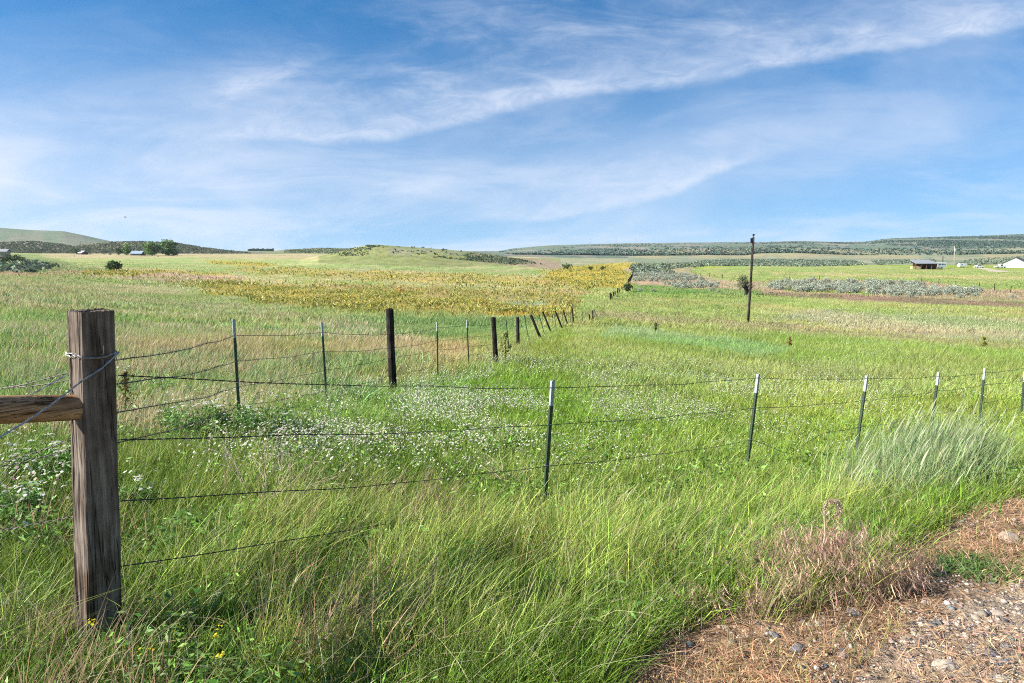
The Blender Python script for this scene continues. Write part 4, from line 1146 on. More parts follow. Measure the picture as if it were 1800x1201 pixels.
# fifth-wheel camper
C1 = at_local(hit(1643, 472), 0, -3); k = C1.y / 1210
cam_t = empty('camper_trailer', C1, 'large white camper trailer with blue windows parked right of the pole barn', 'camper')
L = 11 * k
pr = prism([(-L, 1.2), (-L * .62, 1.2), (-L * .6, .6), (L * .95, .55), (L, .8), (L, 2.9), (L * .9, 3.1), (-L * .9, 3.25), (-L, 2.9)], -1.2, 1.2)
pr.obj('body', M_WHITE, cam_t)
for x0, x1 in ((-.25, .1), (.2, .55), (.65, .85)): box_part(cam_t, 'window', M_GLASS, L * x0, L * x1, -1.24, -1.205, 1.7, 2.5)
box_part(cam_t, 'stripe', M_BLUE, -L * .6, L * .93, -1.23, -1.205, 1.1, 1.4)
box_part(cam_t, 'door', M_ROOFW, -L * .42, -L * .3, -1.25, -1.205, .7, 2.5)
vehicle_wheels(cam_t, (L * .2, L * .34), 1.1, .38)
# small white trailer
C2 = hit(1691, 470.5)
tr = empty('cargo_trailer', C2, 'small white box trailer parked between the pale utility pole and the white car', 'trailer')
prism([(-1.9, .55), (1.7, .5), (1.75, 1.9), (1.5, 2.1), (-1.7, 2.05), (-1.9, 1.7)], -.95, .95).obj('body', M_WHITE, tr)
box_part(tr, 'window', M_GLASS, -1.1, -.3, -.985, -.955, 1.2, 1.7); box_part(tr, 'door', M_ROOFW, .3, 1.0, -.985, -.955, .6, 1.85)
vehicle_wheels(tr, (0,), .85, .32)
# car
C3 = hit(1721, 471.3)
car = empty('parked_car', C3, 'white car parked left of the house at the head of the dirt track', 'car')
prism([(-2.2, .3), (2.2, .3), (2.25, .75), (1.9, .9), (1.0, .98), (-1.9, 1.0), (-2.25, .85)], -.87, .87).obj('body', M_WHITE, car)
prism([(1.0, .99), (.45, 1.5), (-1.2, 1.52), (-1.9, 1.01)], -.76, .76).obj('cabin', M_WHITE, car)
for s in (-1, 1): prism([(.85, 1.03), (.4, 1.42), (-1.1, 1.44), (-1.65, 1.05)], s * .765, s * .775).obj('side_window', M_GLASS, car)
box_part(car, 'headlight', M_WIREL, 2.2, 2.27, -.8, -.5, .6, .75); box_part(car, 'headlight', M_WIREL, 2.2, 2.27, .5, .8, .6, .75)
vehicle_wheels(car, (-1.35, 1.35), .8, .33, .22)
C4 = hit(1758, 471.6)
tk = empty('parked_pickup', C4, 'white pickup parked against the left end wall of the house', 'pickup')
prism([(-2.7, .45), (2.6, .45), (2.65, .95), (1.4, 1.08), (-.2, 1.1), (-2.65, 1.1)], -.95, .95).obj('body', M_WHITE, tk)
prism([(1.2, 1.1), (.7, 1.75), (-.5, 1.78), (-.7, 1.1)], -.85, .85).obj('cabin', M_WHITE, tk)
for s in (-1, 1): prism([(1.0, 1.16), (.62, 1.65), (-.4, 1.67), (-.55, 1.16)], s * .86, s * .87).obj('side_window', M_GLASS, tk)
vehicle_wheels(tk, (-1.6, 1.7), .85, .38, .25)
for _e in (house, tr, car, tk):
    _s = max(1, _e.location.y / 370); _e.scale = (_s, _s, _s)
print('house at', HB)
# dirt track
def track():
    a = [(1722, 471.5), (1735, 473.5), (1748, 476), (1757, 478.3), (1775, 479)]
    B = []; T = []
    for i, (x, y) in enumerate(a):
        p = hit(x, y); r = 1.6 + .5 * (i > 2)
        B += [(p.x - r * 1.4, p.y + r, gz(p.x - r * 1.4, p.y + r) + .06), (p.x + r * 1.4, p.y - r, gz(p.x + r * 1.4, p.y - r) + .06)]
    for i in range(len(a) - 1): T.append((2 * i, 2 * i + 1, 2 * i + 3, 2 * i + 2))
    mb = MB(); mb.add(B, T); o = mb.obj('dirt_track', simple('track_dirt', (.46, .38, .29), .95, 0, .1, 1)); tag(o, kind='structure')
track()
# farm buildings far left
B1 = hit(243, 449.3); k = B1.y / 1210
fb = empty('farm_building', B1, 'low farm building with pale blue metal roof left of the pair of big green trees', 'building', rz=0)
gable(fb, 19 * k, 8, 1.6 * 1.2, 2.2, M_WALLD, M_ROOFB, .5, 'x')
for x in (-3.2, 0, 3.2):
    wf = box_part(fb, 'window', M_WHITE, x - .6, x + .6, -4.07, -4.01, .7, 1.6); box_part(wf, 'pane', M_GLASS, x - .5, x + .5, -4.10, -4.075, .8, 1.5)
B2 = hit(146, 447.5); k = B2.y / 1210
fb2 = empty('farm_shed', B2, 'small farm shed with shiny white roof at the foot of the left hill', 'shed', rz=R(-30))
gable(fb2, 12 * k, 7, 1.7, 2.1, M_WALLB, M_ROOFW, .5, 'x')
box_part(fb2, 'door', M_WALLD, -.9, .9, -3.58, -3.51, -.2, 1.6)
B3 = at(6, 450, 205); B3.z = gz(B3.x, B3.y)
fb3 = empty('field_shed', B3, 'grey tin roofed shed half hidden by a dark bush at the left edge', 'shed', rz=R(8))
gable(fb3, 2.9, 2.2, at(6, 442.5, 205).z - B3.z, .6, M_WALLT, M_ROOFG, .25, 'x')
box_part(fb3, 'door', M_WALLB, -.4, .4, -1.16, -1.105, -.2, .9)
# orange tub in the flower field
g = hit(704, 514); e = empty('orange_tub', g, 'small bright orange tub lying in the yellow flower field', 'tub')
mb = MB(); mb.tube([(0, 0, 0), (0, 0, .25), (0, 0, .5), (0, 0, .52)], [.30, .36, .40, .43], 16); mb.obj('bucket', M_ORANGE, e, True)
mb = MB(); mb.tube([(.42 * math.cos(a), 0, .5 + .25 * math.sin(a)) for a in np.linspace(0, math.pi, 10)], .015, 5); mb.obj('handle', M_WIREL, e)

# ------------------------------------------------------------------ trees and bushes
def crown(name, parent, blobs, n, leaf, c, mat=M_LEAF, aspect=.6, hollow=.55, cvar=.28):
    """leaf clumps filling a set of ellipsoids (x, y, z, rx, ry, rz)"""
    B = Blades(); tot = sum(b[3] * b[4] * b[5] for b in blobs)
    for b in blobs:
        m = max(8, int(n * b[3] * b[4] * b[5] / tot)); kc = max(3, m // 26)
        d = rng.normal(size=(kc, 3)); d /= np.linalg.norm(d, axis=1)[:, None]
        rad = hollow + (1 - hollow) * rng.random(kc) ** .5
        cen = d * rad[:, None]; tone = rng.lognormal(0, .18, kc)
        i = rng.integers(0, kc, m)
        P = cen[i] + rng.normal(0, .16, (m, 3))
        P = P * np.array(b[3:6]) + np.array(b[:3])
        cc = jit(c, m, cvar * .6, .07) * tone[i][:, None]
        B.leaves(P, leaf * rng.uniform(.6, 1.3, m), cc, aspect)
    return B.obj(name, mat, parent)
def tree(px, py, hpx, wpx, label, c=(.10, .17, .045), name='broadleaf_tree', cat='tree', trunk=.03, n=2600, group=None, Y=None):
    g = hit(px, py) if Y is None else at(px, py, Y)
    if Y is not None: g.z = gz(g.x, g.y)
    k = g.y / 1210; H = hpx * k; W = wpx * k / 2
    e = empty(name, g, label, cat, group)
    mb = MB(); r = max(.12, H * .025)
    mb.tube([(0, 0, -.3), (0, 0, H * .2), (W * .08, 0, H * .5), (0, 0, H * .8)], [r * 1.4, r, r * .7, r * .2], 8)
    for i in range(6):
        a = i * 1.05 + .3; z = H * (.18 + .08 * i)
        mb.tube([(0, 0, z), (W * .4 * math.cos(a), W * .4 * math.sin(a), z + H * .15), (W * .75 * math.cos(a), W * .75 * math.sin(a), z + H * .25)], [r * .5, r * .3, r * .1], 5)
    mb.obj('trunk', M_POLE, e)
    bl = [(0, 0, H * (trunk + 1) / 2, W * .72, W * .72, H * (1 - trunk) / 2)]
    for i in range(10):
        a = rng.uniform(0, 6.28); q = rng.uniform(.35, .66); s = rng.uniform(.3, .5)
        z = H * rng.uniform(trunk + .12, .85)
        bl.append((W * q * math.cos(a), W * q * math.sin(a), z, W * s, W * s, H * s * .42))
    crown('crown', e, bl, n, max(.2, H * .05), c, hollow=.25)
    return e
tree(296, 449.5, 27, 36, 'biggest round green tree right of the blue roofed farm building', (.18, .28, .10), n=4600)
tree(268, 449.5, 23, 34, 'broad green tree between the blue roof and the biggest round tree', (.18, .28, .10), n=4000)
tree(223, 449, 20, 20, 'light green tree just left of the blue roofed farm building', (.24, .33, .11), n=1800)
tree(209, 449, 14, 16, 'low grey green tree at the left end of the farm trees', (.12, .17, .08), n=1400)
tree(134, 447.5, 12, 12, 'small dark green tree touching the white roofed shed on its left', (.08, .13, .05), n=900, trunk=.1)
def bush(px, py, hpx, wpx, label, c=(.07, .12, .035), cat='bush', name='bush', n=1200, Y=None, leaf=None, group=None, spiky=False, dx=0):
    g = hit(px, py) if Y is None else at(px, py, Y)
    if Y is not None: g.z = gz(g.x, g.y)
    k = g.y / 1210; H = hpx * k; W = wpx * k / 2
    e = empty(name, g, label, cat, group)
    mb = MB(); r = max(.02, H * .015)
    for i in range(9):
        a = i * 2.4; q = W * rng.uniform(.35, .85)
        mb.tube([(0, 0, -.1), (q * .4 * math.cos(a), q * .4 * math.sin(a), H * .4), (q * math.cos(a), q * math.sin(a), H * rng.uniform(.55, .95))], [r * 1.5, r, r * .4], 5)
    mb.obj('stems', M_POLE, e)
    bl = [(0, 0, H * .42, W * .7, W * .7, H * .42)]
    for i in range(8):
        a = rng.uniform(0, 6.28); q = rng.uniform(.35, .7); s = rng.uniform(.25, .42)
        bl.append((W * q * math.cos(a), W * q * math.sin(a), H * rng.uniform(.25, .78), W * s, W * s, H * s * .7))
    crown('foliage', e, bl, n, leaf or max(.05, H * .05), c, hollow=.4)
    return e
bush(200, 475.5, 19, 34, 'big dark green spreading shrub standing alone in the left field', (.05, .10, .03), n=2600, cat='shrub', name='shrub')
bush(22, 455, 16, 42, 'dark bush in front of the tin roofed shed at the left edge', (.045, .075, .025), n=2200, Y=188)
bush(997, 473.5, 11, 20, 'round dark green bush left of centre in the far yellow field', (.06, .11, .03), n=1500)
bush(1038, 475.5, 9, 12, 'green bush nearest the round dark bush in the far yellow field', (.07, .12, .035))
bush(1059, 475, 8, 13, 'dark bush rightmost of the small group in the far yellow field', (.05, .09, .03))
bush(1003, 479, 4, 9, 'tiny low bush just below the round dark bush', (.08, .13, .04), n=500)
bush(1103, 513, 17, 18, 'dark bush growing in the old fence at the creek', (.07, .11, .035), n=1500)
bush(1141, 471, 5, 9, 'dark green bush in the sagebrush beyond the end of the old fence', (.05, .10, .03), n=600)
bush(278, 452.5, 3.6, 3, 'tiny black bush in the field below the blue roofed building and trees', (.03, .04, .02), n=300)
bush(131, 451.5, 3, 2.6, 'tiny reddish bush in the field below the white roofed shed', (.22, .10, .05), n=300)
bush(184, 448, 4, 11, 'low reddish brown bush between the two farm roofs', (.15, .10, .06), n=500)
bush(194, 448.6, 5, 9, 'low dark green bush left of the grey green tree', (.08, .12, .05), n=500)
bush(159, 447.5, 3.5, 6, 'small brown bush right of the white roofed shed', (.14, .10, .06), n=400)
bush(1415, 493, 4, 6, 'small dark bush on the edge of the green field above the sagebrush bank', (.07, .09, .05), n=400)
# willow with a bare half at the creek
def willow():
    g = hit(1312, 518.5); k = g.y / 1210; H = 37 * k
    e = empty('willow_shrub', g, 'half bare grey green willow just behind the tall pole', 'shrub')
    mb = MB()
    for i in range(22):
        a = rng.uniform(-.5, 3.6); sp_ = rng.uniform(.1, .85); px_ = [(0, 0, -.1)]
        tx = (sp_ * math.cos(a)) * H * .62 + (.25 * H if i % 3 == 0 else 0); ty = sp_ * math.sin(a) * H * .4; tz = H * rng.uniform(.5, .95) * (1 - .35 * max(0, tx / H))
        px_ += [(tx * .3, ty * .3, tz * .45), (tx, ty, tz)]
        mb.tube(px_, [.10, .06, .015], 5)
        for q in range(3):
            b0 = Vector(px_[1]).lerp(Vector(px_[2]), rng.uniform(.2, .8)); mb.tube([b0, b0 + Vector((rng.uniform(-.3, .6), rng.uniform(-.4, .4), rng.uniform(.2, .7)))], [.025, .008], 4)
    mb.tube([(-.1, 0, -.2), (-.15, 0, H * .22), (-.3, 0, H * .45)], [.3, .24, .12], 8)
    mb.obj('stems', M_POLE, e)
    bl = [(-.9, 0, H * .62, .95, .9, H * .32), (-.5, .2, H * .82, .7, .7, H * .16), (-1.2, 0, H * .42, .7, .7, H * .2), (-.1, .3, H * .55, .6, .6, H * .2)]
    crown('foliage', e, bl, 2200, .07, (.12, .14, .08), hollow=.3)
willow()
# tree line on the horizon
B = Blades()
m = 2600; px = rng.uniform(436, 482, m); Y = rng.normal(1150, 12, m); X = (px - 900) / 1210 * Y
z = ground_z(X, Y); prof = 3.6 * (.6 + .6 * vn(px * .3, px * 0)) 
P = np.stack([X, Y, np.maximum(z, EYE - .5) - .5 + rng.random(m) * prof], -1)
B.leaves(P, .7 * rng.uniform(.6, 1.4, m), jit((.04, .07, .035), m, .2), .7)
tag(B.obj('distant_trees', M_LEAF), 'low dark tree line on the horizon between the left hills', 'trees', kind='stuff')

# ------------------------------------------------------------------ sagebrush
def sage_meshes():
    out = []
    for v in range(5):
        B = Blades(); m = 520
        d = rng.normal(size=(m, 3)); d /= np.linalg.norm(d, axis=1)[:, None]; d[:, 2] = np.abs(d[:, 2])
        lump = 1 + .22 * np.sin(d[:, 0] * 5 + v) * np.cos(d[:, 1] * 4 + v * 2)
        P = d * (rng.uniform(.55, 1, m) * lump)[:, None] * np.array((.62, .62, .74)); P[:, 2] += .08
        cc = jit((.33, .36, .275), m, .25, .04) 
        B.leaves(P, .07 * rng.uniform(.6, 1.4, m), cc, .45)
        fo = B.obj('foliage', M_SAGE)
        mb = MB()
        for i in range(7):
            a = i * .9 + v; mb.tube([(0, 0, -.1), (.15 * math.cos(a), .15 * math.sin(a), .25), (.42 * math.cos(a), .42 * math.sin(a), .55)], [.04, .025, .01], 4)
        so = mb.obj('stems', M_POLE)
        out.append((fo, so))
    return out
SAGES = sage_meshes()
used_proto = set(); cnt = 0
def sage_at(px, py, s, label, group):
    global cnt
    v = cnt % 5; cnt += 1
    g = hit(px, py)
    e = empty('sagebrush', g, label, 'sagebrush', group, rz=random.uniform(0, 6.28))
    w = random.uniform(.8, 1.35); e.scale = (s * w, s * w * random.uniform(.8, 1.2), s)
    for src in SAGES[v]:
        if v in used_proto:
            c = src.copy(); col.objects.link(c)
        else: c = src
        c.parent = e
    used_proto.add(v)
def fill(poly, n, lo, hi, label, group, seed=0):
    xs = [p[0] for p in poly]; ys = [p[1] for p in poly]; got = []; tries = 0
    while len(got) < n and tries < 20000:
        tries += 1
        x = random.uniform(min(xs), max(xs)); y = random.uniform(min(ys), max(ys))
        if not bool(inpoly(np.array([x]), np.array([y]), poly)[0]): continue
        if any(abs(x - a) < 4.6 and abs(y - b) < 1.5 for a, b in got): continue
        got.append((x, y))
    for x, y in got: sage_at(x, y, 1.2 * random.uniform(lo, hi), label, group)
    return got
BAND = [(1350, 500), (1380, 496), (1430, 495), (1500, 497), (1610, 499), (1650, 507), (1722, 515), (1716, 519), (1640, 519), (1600, 524), (1540, 519), (1500, 515), (1440, 517), (1395, 512), (1352, 508)]
fill(BAND, 175, .85, 1.5, 'grey green sagebrush in the dense strip above the reddish creek bank', 'sagebrush on the creek bank')
fill([(1165, 500), (1200, 497), (1260, 499), (1272, 503), (1255, 508), (1190, 507)], 34, .8, 1.3, 'grey green sagebrush in the clump behind the green creek strip, left of the willow', 'sagebrush left of the willow')
fill([(1113, 482), (1200, 482), (1235, 488), (1235, 494), (1150, 496), (1112, 494)], 70, .9, 1.5, 'grey green sagebrush in the patch just beyond the end of the old fence', 'sagebrush beyond the fence')
for x, y, s, lab in ((1125, 512, .9, 'low sagebrush lying nearest the bush in the old fence'), (1148, 513, .85, 'lone small sagebrush on the grass right of the fence bush'), (1250, 511, .9, 'pale sagebrush alone in the green creek strip'),
                     (1263, 514.5, .8, 'pale sagebrush nearest the willow in the green creek strip'), (1688, 524, 1.1, 'dark sagebrush on bare soil right of the sagebrush strip'), (1780, 524.5, .9, 'rightmost small sagebrush on the bare soil bank'), (1715, 521, .9, 'grey sagebrush at the far right tip of the strip')):
    sage_at(x, y, s, lab, None)
# the rest, too many to count
def sage_mass(name, poly_list, n, size, c, label, faces=7, cl=0):
    B = Blades()
    for poly, k, Ya, Yb in poly_list:
        xs = [p[0] for p in poly]; ys = [p[1] for p in poly]
        m = 0; Pn = []
        px = rng.uniform(min(xs), max(xs), k * 4); py = rng.uniform(min(ys), max(ys), k * 4)
        q = inpoly(px, py, poly); px, py = px[q][:k], py[q][:k]
        # march each pixel to the ground
        u, v = ray(px, py); Ys = np.geomspace(Ya, Yb, 500)
        YY = np.full(len(px), -1.)
        for Yv in Ys:
            h_ = (v * Yv - drop(u * Yv, np.full(len(px), Yv)) > 0) & (YY < 0); YY[h_] = Yv
        ok = YY > 0; X = (u * YY)[ok]; Y = YY[ok]
        if cl:
            q = fbm(X * cl, Y * cl * .5, 3) + rng.normal(0, .05, len(X)) > .47; X, Y = X[q], Y[q]
        k2 = len(X); s = size * rng.uniform(.6, 1.4, k2)
        nl = faces
        d = rng.normal(size=(k2, nl, 3)); d /= np.linalg.norm(d, axis=2)[..., None]; d[..., 2] = np.abs(d[..., 2])
        P = d * s[:, None, None] * np.array((.8, .8, .7)) * .75 + np.stack([X, Y, ground_z(X, Y)], -1)[:, None]
        tone = jit(c, k2, .25, .06)
        B.leaves(P.reshape(-1, 3), np.repeat(s * .42, nl), np.repeat(tone, nl, 0) * rng.lognormal(0, .15, (k2 * nl, 1)), .7)
    return tag(B.obj(name, M_SAGE), label, 'sagebrush', kind='stuff')
sage_mass('sagebrush_cover', [
    ([(1225, 459), (1300, 457), (1400, 457), (1500, 459), (1528, 466), (1440, 469), (1300, 468), (1220, 468)], 4500, 250, 1100),
    ([(1110, 466), (1225, 462), (1235, 470), (1110, 476)], 700, 200, 1100),
    ([(1112, 476), (1180, 476), (1185, 482), (1112, 483)], 350, 150, 900),
    ([(1530, 458), (1640, 456), (1650, 462), (1540, 466)], 400, 250, 1100),
    ([(1682, 466), (1700, 457), (1760, 452), (1800, 450), (1900, 450), (1900, 462), (1760, 464), (1690, 468)], 1100, 372, 1100),
    ([(0, 462), (60, 458), (110, 468), (60, 478), (0, 482)], 110, 60, 300)], 0, 1.15, (.17, .21, .145), 'grey green sagebrush covering the rolling ground behind the green field')
sage_mass('hill_brush', [
    ([(0, 426), (60, 424), (110, 429), (150, 431), (200, 425), (250, 424), (310, 427), (360, 435), (440, 442), (440, 446), (0, 446)], 9000, 860, 1250),
    ([(500, 440), (560, 436), (610, 437), (640, 441), (600, 446), (500, 445)], 800, 880, 1300),
    ([(690, 433), (760, 437), (850, 446), (930, 459), (960, 468), (900, 462), (800, 450), (690, 447)], 60, 290, 470)], 0, 1.3, (.115, .14, .085), 'dark scrub speckling the low hills on the left and the centre knoll', 6)
sage_mass('knoll_sagebrush', [([(640, 432), (700, 433), (760, 437), (850, 446), (930, 459), (960, 470), (900, 466), (800, 456), (700, 450), (670, 442)], 5000, 290, 470),
    ([(570, 446), (625, 435), (700, 440), (700, 452), (600, 450)], 500, 290, 470)], 0, .85, (.125, .155, .09), 'grey green sagebrush along the crest of the centre knoll', 6, .03)
sage_mass('plateau_brush', [
    ([(870, 442), (1000, 431), (1200, 428), (1400, 425), (1560, 421), (1800, 413), (1850, 412), (1850, 450), (1500, 450), (1200, 456), (950, 460)], 9000, 950, 3100),
    ([(1500, 428), (1560, 420), (1800, 412), (1850, 412), (1850, 430), (1700, 434), (1600, 432)], 6500, 950, 3100),
    ([(1340, 428), (1500, 426), (1500, 434), (1340, 434)], 2500, 950, 3100)], 0, 3.0, (.085, .125, .10), 'dark scrub scattered over the long far plateau', 5, .006)

# ------------------------------------------------------------------ individual plants close by
def umbel(B, tip, r, n, c):
    a = rng.uniform(0, 6.28, n); q = r * np.sqrt(rng.random(n))
    B.discs(tip[0] + q * np.cos(a), tip[1] + q * np.sin(a), tip[2] + rng.uniform(0, .006, n) - q * q * 3, rng.uniform(.005, .009, n), jit(c, n, .08, .02), .3, 5)
def yarrow(px, py, h, stems, spread, label):
    g = hit(px, py); e = empty('yarrow', g, label, 'yarrow')
    S = Blades(); Lf = Blades(); Fl = Blades()
    for i in range(stems):
        a = rng.uniform(0, 6.28); r = spread * math.sqrt(rng.random()); X = np.array([r * math.cos(a)]); Y = np.array([r * math.sin(a)])
        z0 = gz(g.x + X[0], g.y + Y[0]) - g.z
        hh = h * rng.uniform(.6, 1.1)
        tip = S.blades(X, Y, np.array([z0]), np.array([hh]), np.array([.007]), np.array([rng.normal(.15, .15)]), np.array([rng.normal(0, .15)]), np.array([.05]), np.array([[.12, .2, .06]]), np.array([[.2, .27, .09]]), 4, .1)[0]
        if rng.random() < .42: umbel(Fl, tip, rng.uniform(.015, .034), 20, (.58, .58, .50))
        m = 46; t = rng.random(m) ** .8 * .85; P = np.stack([X[0] * (1 - t) + tip[0] * t, Y[0] * (1 - t) + tip[1] * t, z0 * (1 - t) + tip[2] * t], -1) + rng.normal(0, .035, (m, 3)) * np.array((1, 1, .5))
        Lf.leaves(P, rng.uniform(.015, .035, m), jit((.15, .27, .06), m, .35, .06), .3)
    S.obj('stems', M_GRASS, e); Lf.obj('leaves', M_LEAF, e); Fl.obj('blossoms', M_PETAL, e)
yarrow(330, 772, .42, 46, .34, 'leafy white flowering yarrow clump midway between the square post and first green steel post')
yarrow(400, 765, .36, 40, .34, 'leafy white flowering yarrow clump just left of the first green steel post')
yarrow(470, 762, .32, 34, .34, 'dark green yarrow clump just right of the first green steel post foot')
yarrow(60, 850, .36, 36, .25, 'white flowering yarrow clump below the left end of the rail')
yarrow(20, 930, .32, 26, .2, 'white flowering yarrow clump at the left edge below the rail')
yarrow(235, 905, .26, 16, .12, 'dark leafy yarrow clump right beside the square wooden post')
yarrow(265, 700, .42, 14, .4, 'sparse yarrow with flat white heads right of the square post, far side of the wires')
def stalk(px, py, h, label, c=(.20, .17, .06), n=140, lean=.0, w=.05):
    g = hit(px, py); e = empty('dock_plant', g, label, 'weed'); B = Blades(); mb = MB()
    mb.tube([(0, 0, -.05), (lean * h * .4, 0, h * .5), (lean * h, 0, h)], [.008 * max(1, g.y / 8), .006 * max(1, g.y / 8), .002], 5); mb.obj('stem', M_POLE, e)
    t = .25 + .75 * rng.random(n); s = (1.15 - t) * w * 2 + .01
    P = np.stack([lean * h * t, t * 0, t * h], -1) + rng.normal(0, 1, (n, 3)) * np.stack([s, s, s * .4], -1) * .5
    B.leaves(P, rng.uniform(.5, 1.2, n) * .03 * max(1, g.y / 12), jit(c, n, .3, .1), .45); B.obj('leaves', M_LEAF, e)
stalk(222, 738, .62, 'brown seeding dock stalk standing right of the square post', (.20, .15, .05), 240, .05)
stalk(1388, 612, 0.56, 'small rusty weed stalk in the meadow below the tall pole', (.22, .14, .05), 70, 0, .05)
stalk(1152, 584, 0.62, 'dark weed stalk left of the tall pole in the meadow', (.14, .13, .05), 70, 0, .05)
0 and stalk(1236, 574, 0.62, 'brownish weed stalk midway to the tall pole', (.20, .15, .07), 70, 0, .06)
stalk(1728, 613, 0.62, 'yellow green weed stalk on the brown strip above the white tipped posts', (.26, .27, .06), 110, 0, .09)
0 and stalk(1572, 640, 0.5, 'green weed stalk in the meadow above the third white tipped post', (.16, .17, .06), 60, 0, .05)
0 and stalk(1535, 541, 0.68, 'rusty weed stalk just below the reddish creek bank', (.24, .14, .06), 60, 0, .06)
stalk(889, 640, .95, 'brownish green weed among the old fence posts', (.20, .20, .06), 200, 0, .14)
def mustard(px, py, h, label):
    g = hit(px, py); e = empty('mustard_plant', g, label, 'wildflower'); S = Blades(); Fl = Blades(); Lf = Blades()
    for i in range(2):
        o_ = rng.normal(0, .02, 2)
        tip = S.blades(np.array([o_[0]]), np.array([o_[1]]), np.array([0.]), np.array([h * rng.uniform(.75, 1.05)]), np.array([.005]), np.array([rng.normal(.15, .15)]), np.array([0.]), np.array([.1]), np.array([[.14, .22, .05]]), np.array([[.26, .34, .08]]), 4, .1)[0]
        m = 9; P = tip + rng.normal(0, .009, (m, 3)); Fl.discs(P[:, 0], P[:, 1], P[:, 2], rng.uniform(.004, .007, m), jit((.66, .55, .03), m, .1, .04), .6, 5)
        m = 14; t = rng.random(m) * .6; P = np.stack([tip[0] * t, tip[1] * t, tip[2] * t], -1) + rng.normal(0, .02, (m, 3)); Lf.leaves(P, rng.uniform(.01, .025, m), jit((.13, .23, .05), m), .3)
    S.obj('stems', M_GRASS, e); Lf.obj('leaves', M_LEAF, e); Fl.obj('blossoms', M_PETAL, e)
mustard(170, 1175, .24, 'yellow mustard flowers at the foot of the square wooden post')
mustard(370, 1215, .26, 'yellow mustard flowers in the grass lower right of the square wooden post')
mustard(245, 1235, .22, 'yellow mustard flowers at the bottom edge, left of the others in the grass')
mustard(400, 1255, .24, 'rightmost yellow mustard flowers on the bottom edge of the picture')
M_STRAW = simple('bleached_stems', (.42, .34, .22), .8, 0, .15, 20)
# curled dry stalk
def curl():
    g = hit(1440, 1045); e = empty('dry_thistle', g, 'tall dry pinkish stalk with a curled over top by the gravel', 'dry stalk')
    k = g.y / 1210; H = (at(1442, 872, g.y).z - g.z) * 1.02; mb = MB()
    q = [(0, 0, 0), (-.01, 0, H * .3), (.012, 0, H * .6), (.0, 0, H * .8)]
    R0 = 14 * k
    for a in np.linspace(math.pi, -1.2, 14): q.append((R0 + R0 * math.cos(a), 0, H * .8 + R0 + R0 * math.sin(a) * 1.0 - R0 * .2))
    mb.tube(q, [.005] * 4 + [.004] * 14, 6); st_ = mb.obj('stem', M_STRAW, e)
    B = Blades(); idx = rng.integers(3, len(q) - 1, 620); P = np.array(q)[idx] + rng.normal(0, .007, (620, 3)); B.leaves(P, rng.uniform(.003, .008, 620), jit((.48, .36, .26), 620, .2), .35)
    t = rng.random(260) * .6; P = np.stack([t * 0, t * 0, t * H * .75], -1) + rng.normal(0, .02, (260, 3)); B.leaves(P, rng.uniform(.006, .02, 260), jit((.40, .27, .21), 260, .2), .3)
    B.obj('seed_head', M_DRY, e)
curl()
# dead, branching skeletons of last year's mustard
def skeleton(px, py, size, label, n0=7, lean=.3):
    g = hit(px, py); e = empty('dead_weed', g, label, 'dead weed'); mb = MB()
    def grow(p, d, l, r, dep):
        q = p + d * l; mid = p.lerp(q, .5) + Vector((rng.normal(0, .03), rng.normal(0, .03), rng.normal(0, .02))) * l
        mb.tube([p, mid, q], [r, r * .85, r * .65], 4, False)
        if dep > 0:
            for _ in range(3 if dep > 1 else 2):
                nd = (d + Vector((rng.normal(0, .5), rng.normal(0, .5), rng.normal(0, .4)))).normalized()
                grow(p.lerp(q, rng.uniform(.45, 1)), nd, l * rng.uniform(.45, .7), r * .62, dep - 1)
    for i in range(n0):
        a = rng.uniform(0, 6.28); d = Vector((.75 * math.cos(a) + lean, .75 * math.sin(a), rng.uniform(.9, 1.7))).normalized()
        grow(Vector((0, 0, 0)), d, size * rng.uniform(.5, .75), .0042, 3)
    mb.obj('branches', M_STRAW, e)
skeleton(455, 915, .62, 'bleached branching dead weed right of the square post', 5)
skeleton(520, 880, .5, 'smaller bleached dead weed leaning right, upper right of the first one', 5, .6)
skeleton(895, 870, .42, 'fine pale dead weed left of the nearest white tipped post', 4, -.1)

# ------------------------------------------------------------------ stones
def stone_mesh(r, seed, sub=3, flat=.6):
    bm = bmesh.new(); bmesh.ops.create_icosphere(bm, subdivisions=sub, radius=1)
    for v in bm.verts:
        n = 1 + .22 * mnoise.noise(v.co * 1.3 + Vector((seed * 7.3, 0, 0))) + .07 * mnoise.noise(v.co * 4 + Vector((seed * 3.1, 5, 0)))
        v.co = Vector((v.co.x * n * (1 + .25 * math.sin(seed)), v.co.y * n, v.co.z * n * flat)) * r
    me = bpy.data.meshes.new('stone'); bm.to_mesh(me); bm.free(); me.polygons.foreach_set('use_smooth', [True] * len(me.polygons)); return me
M_ST1 = simple('pale_stone', (.36, .31, .25), .85, 0, .25, 30)
M_ST2 = simple('dark_basalt', (.13, .13, .14), .75, 0, .3, 30)
M_ST3 = simple('brown_stone', (.30, .24, .19), .85, 0, .25, 20)
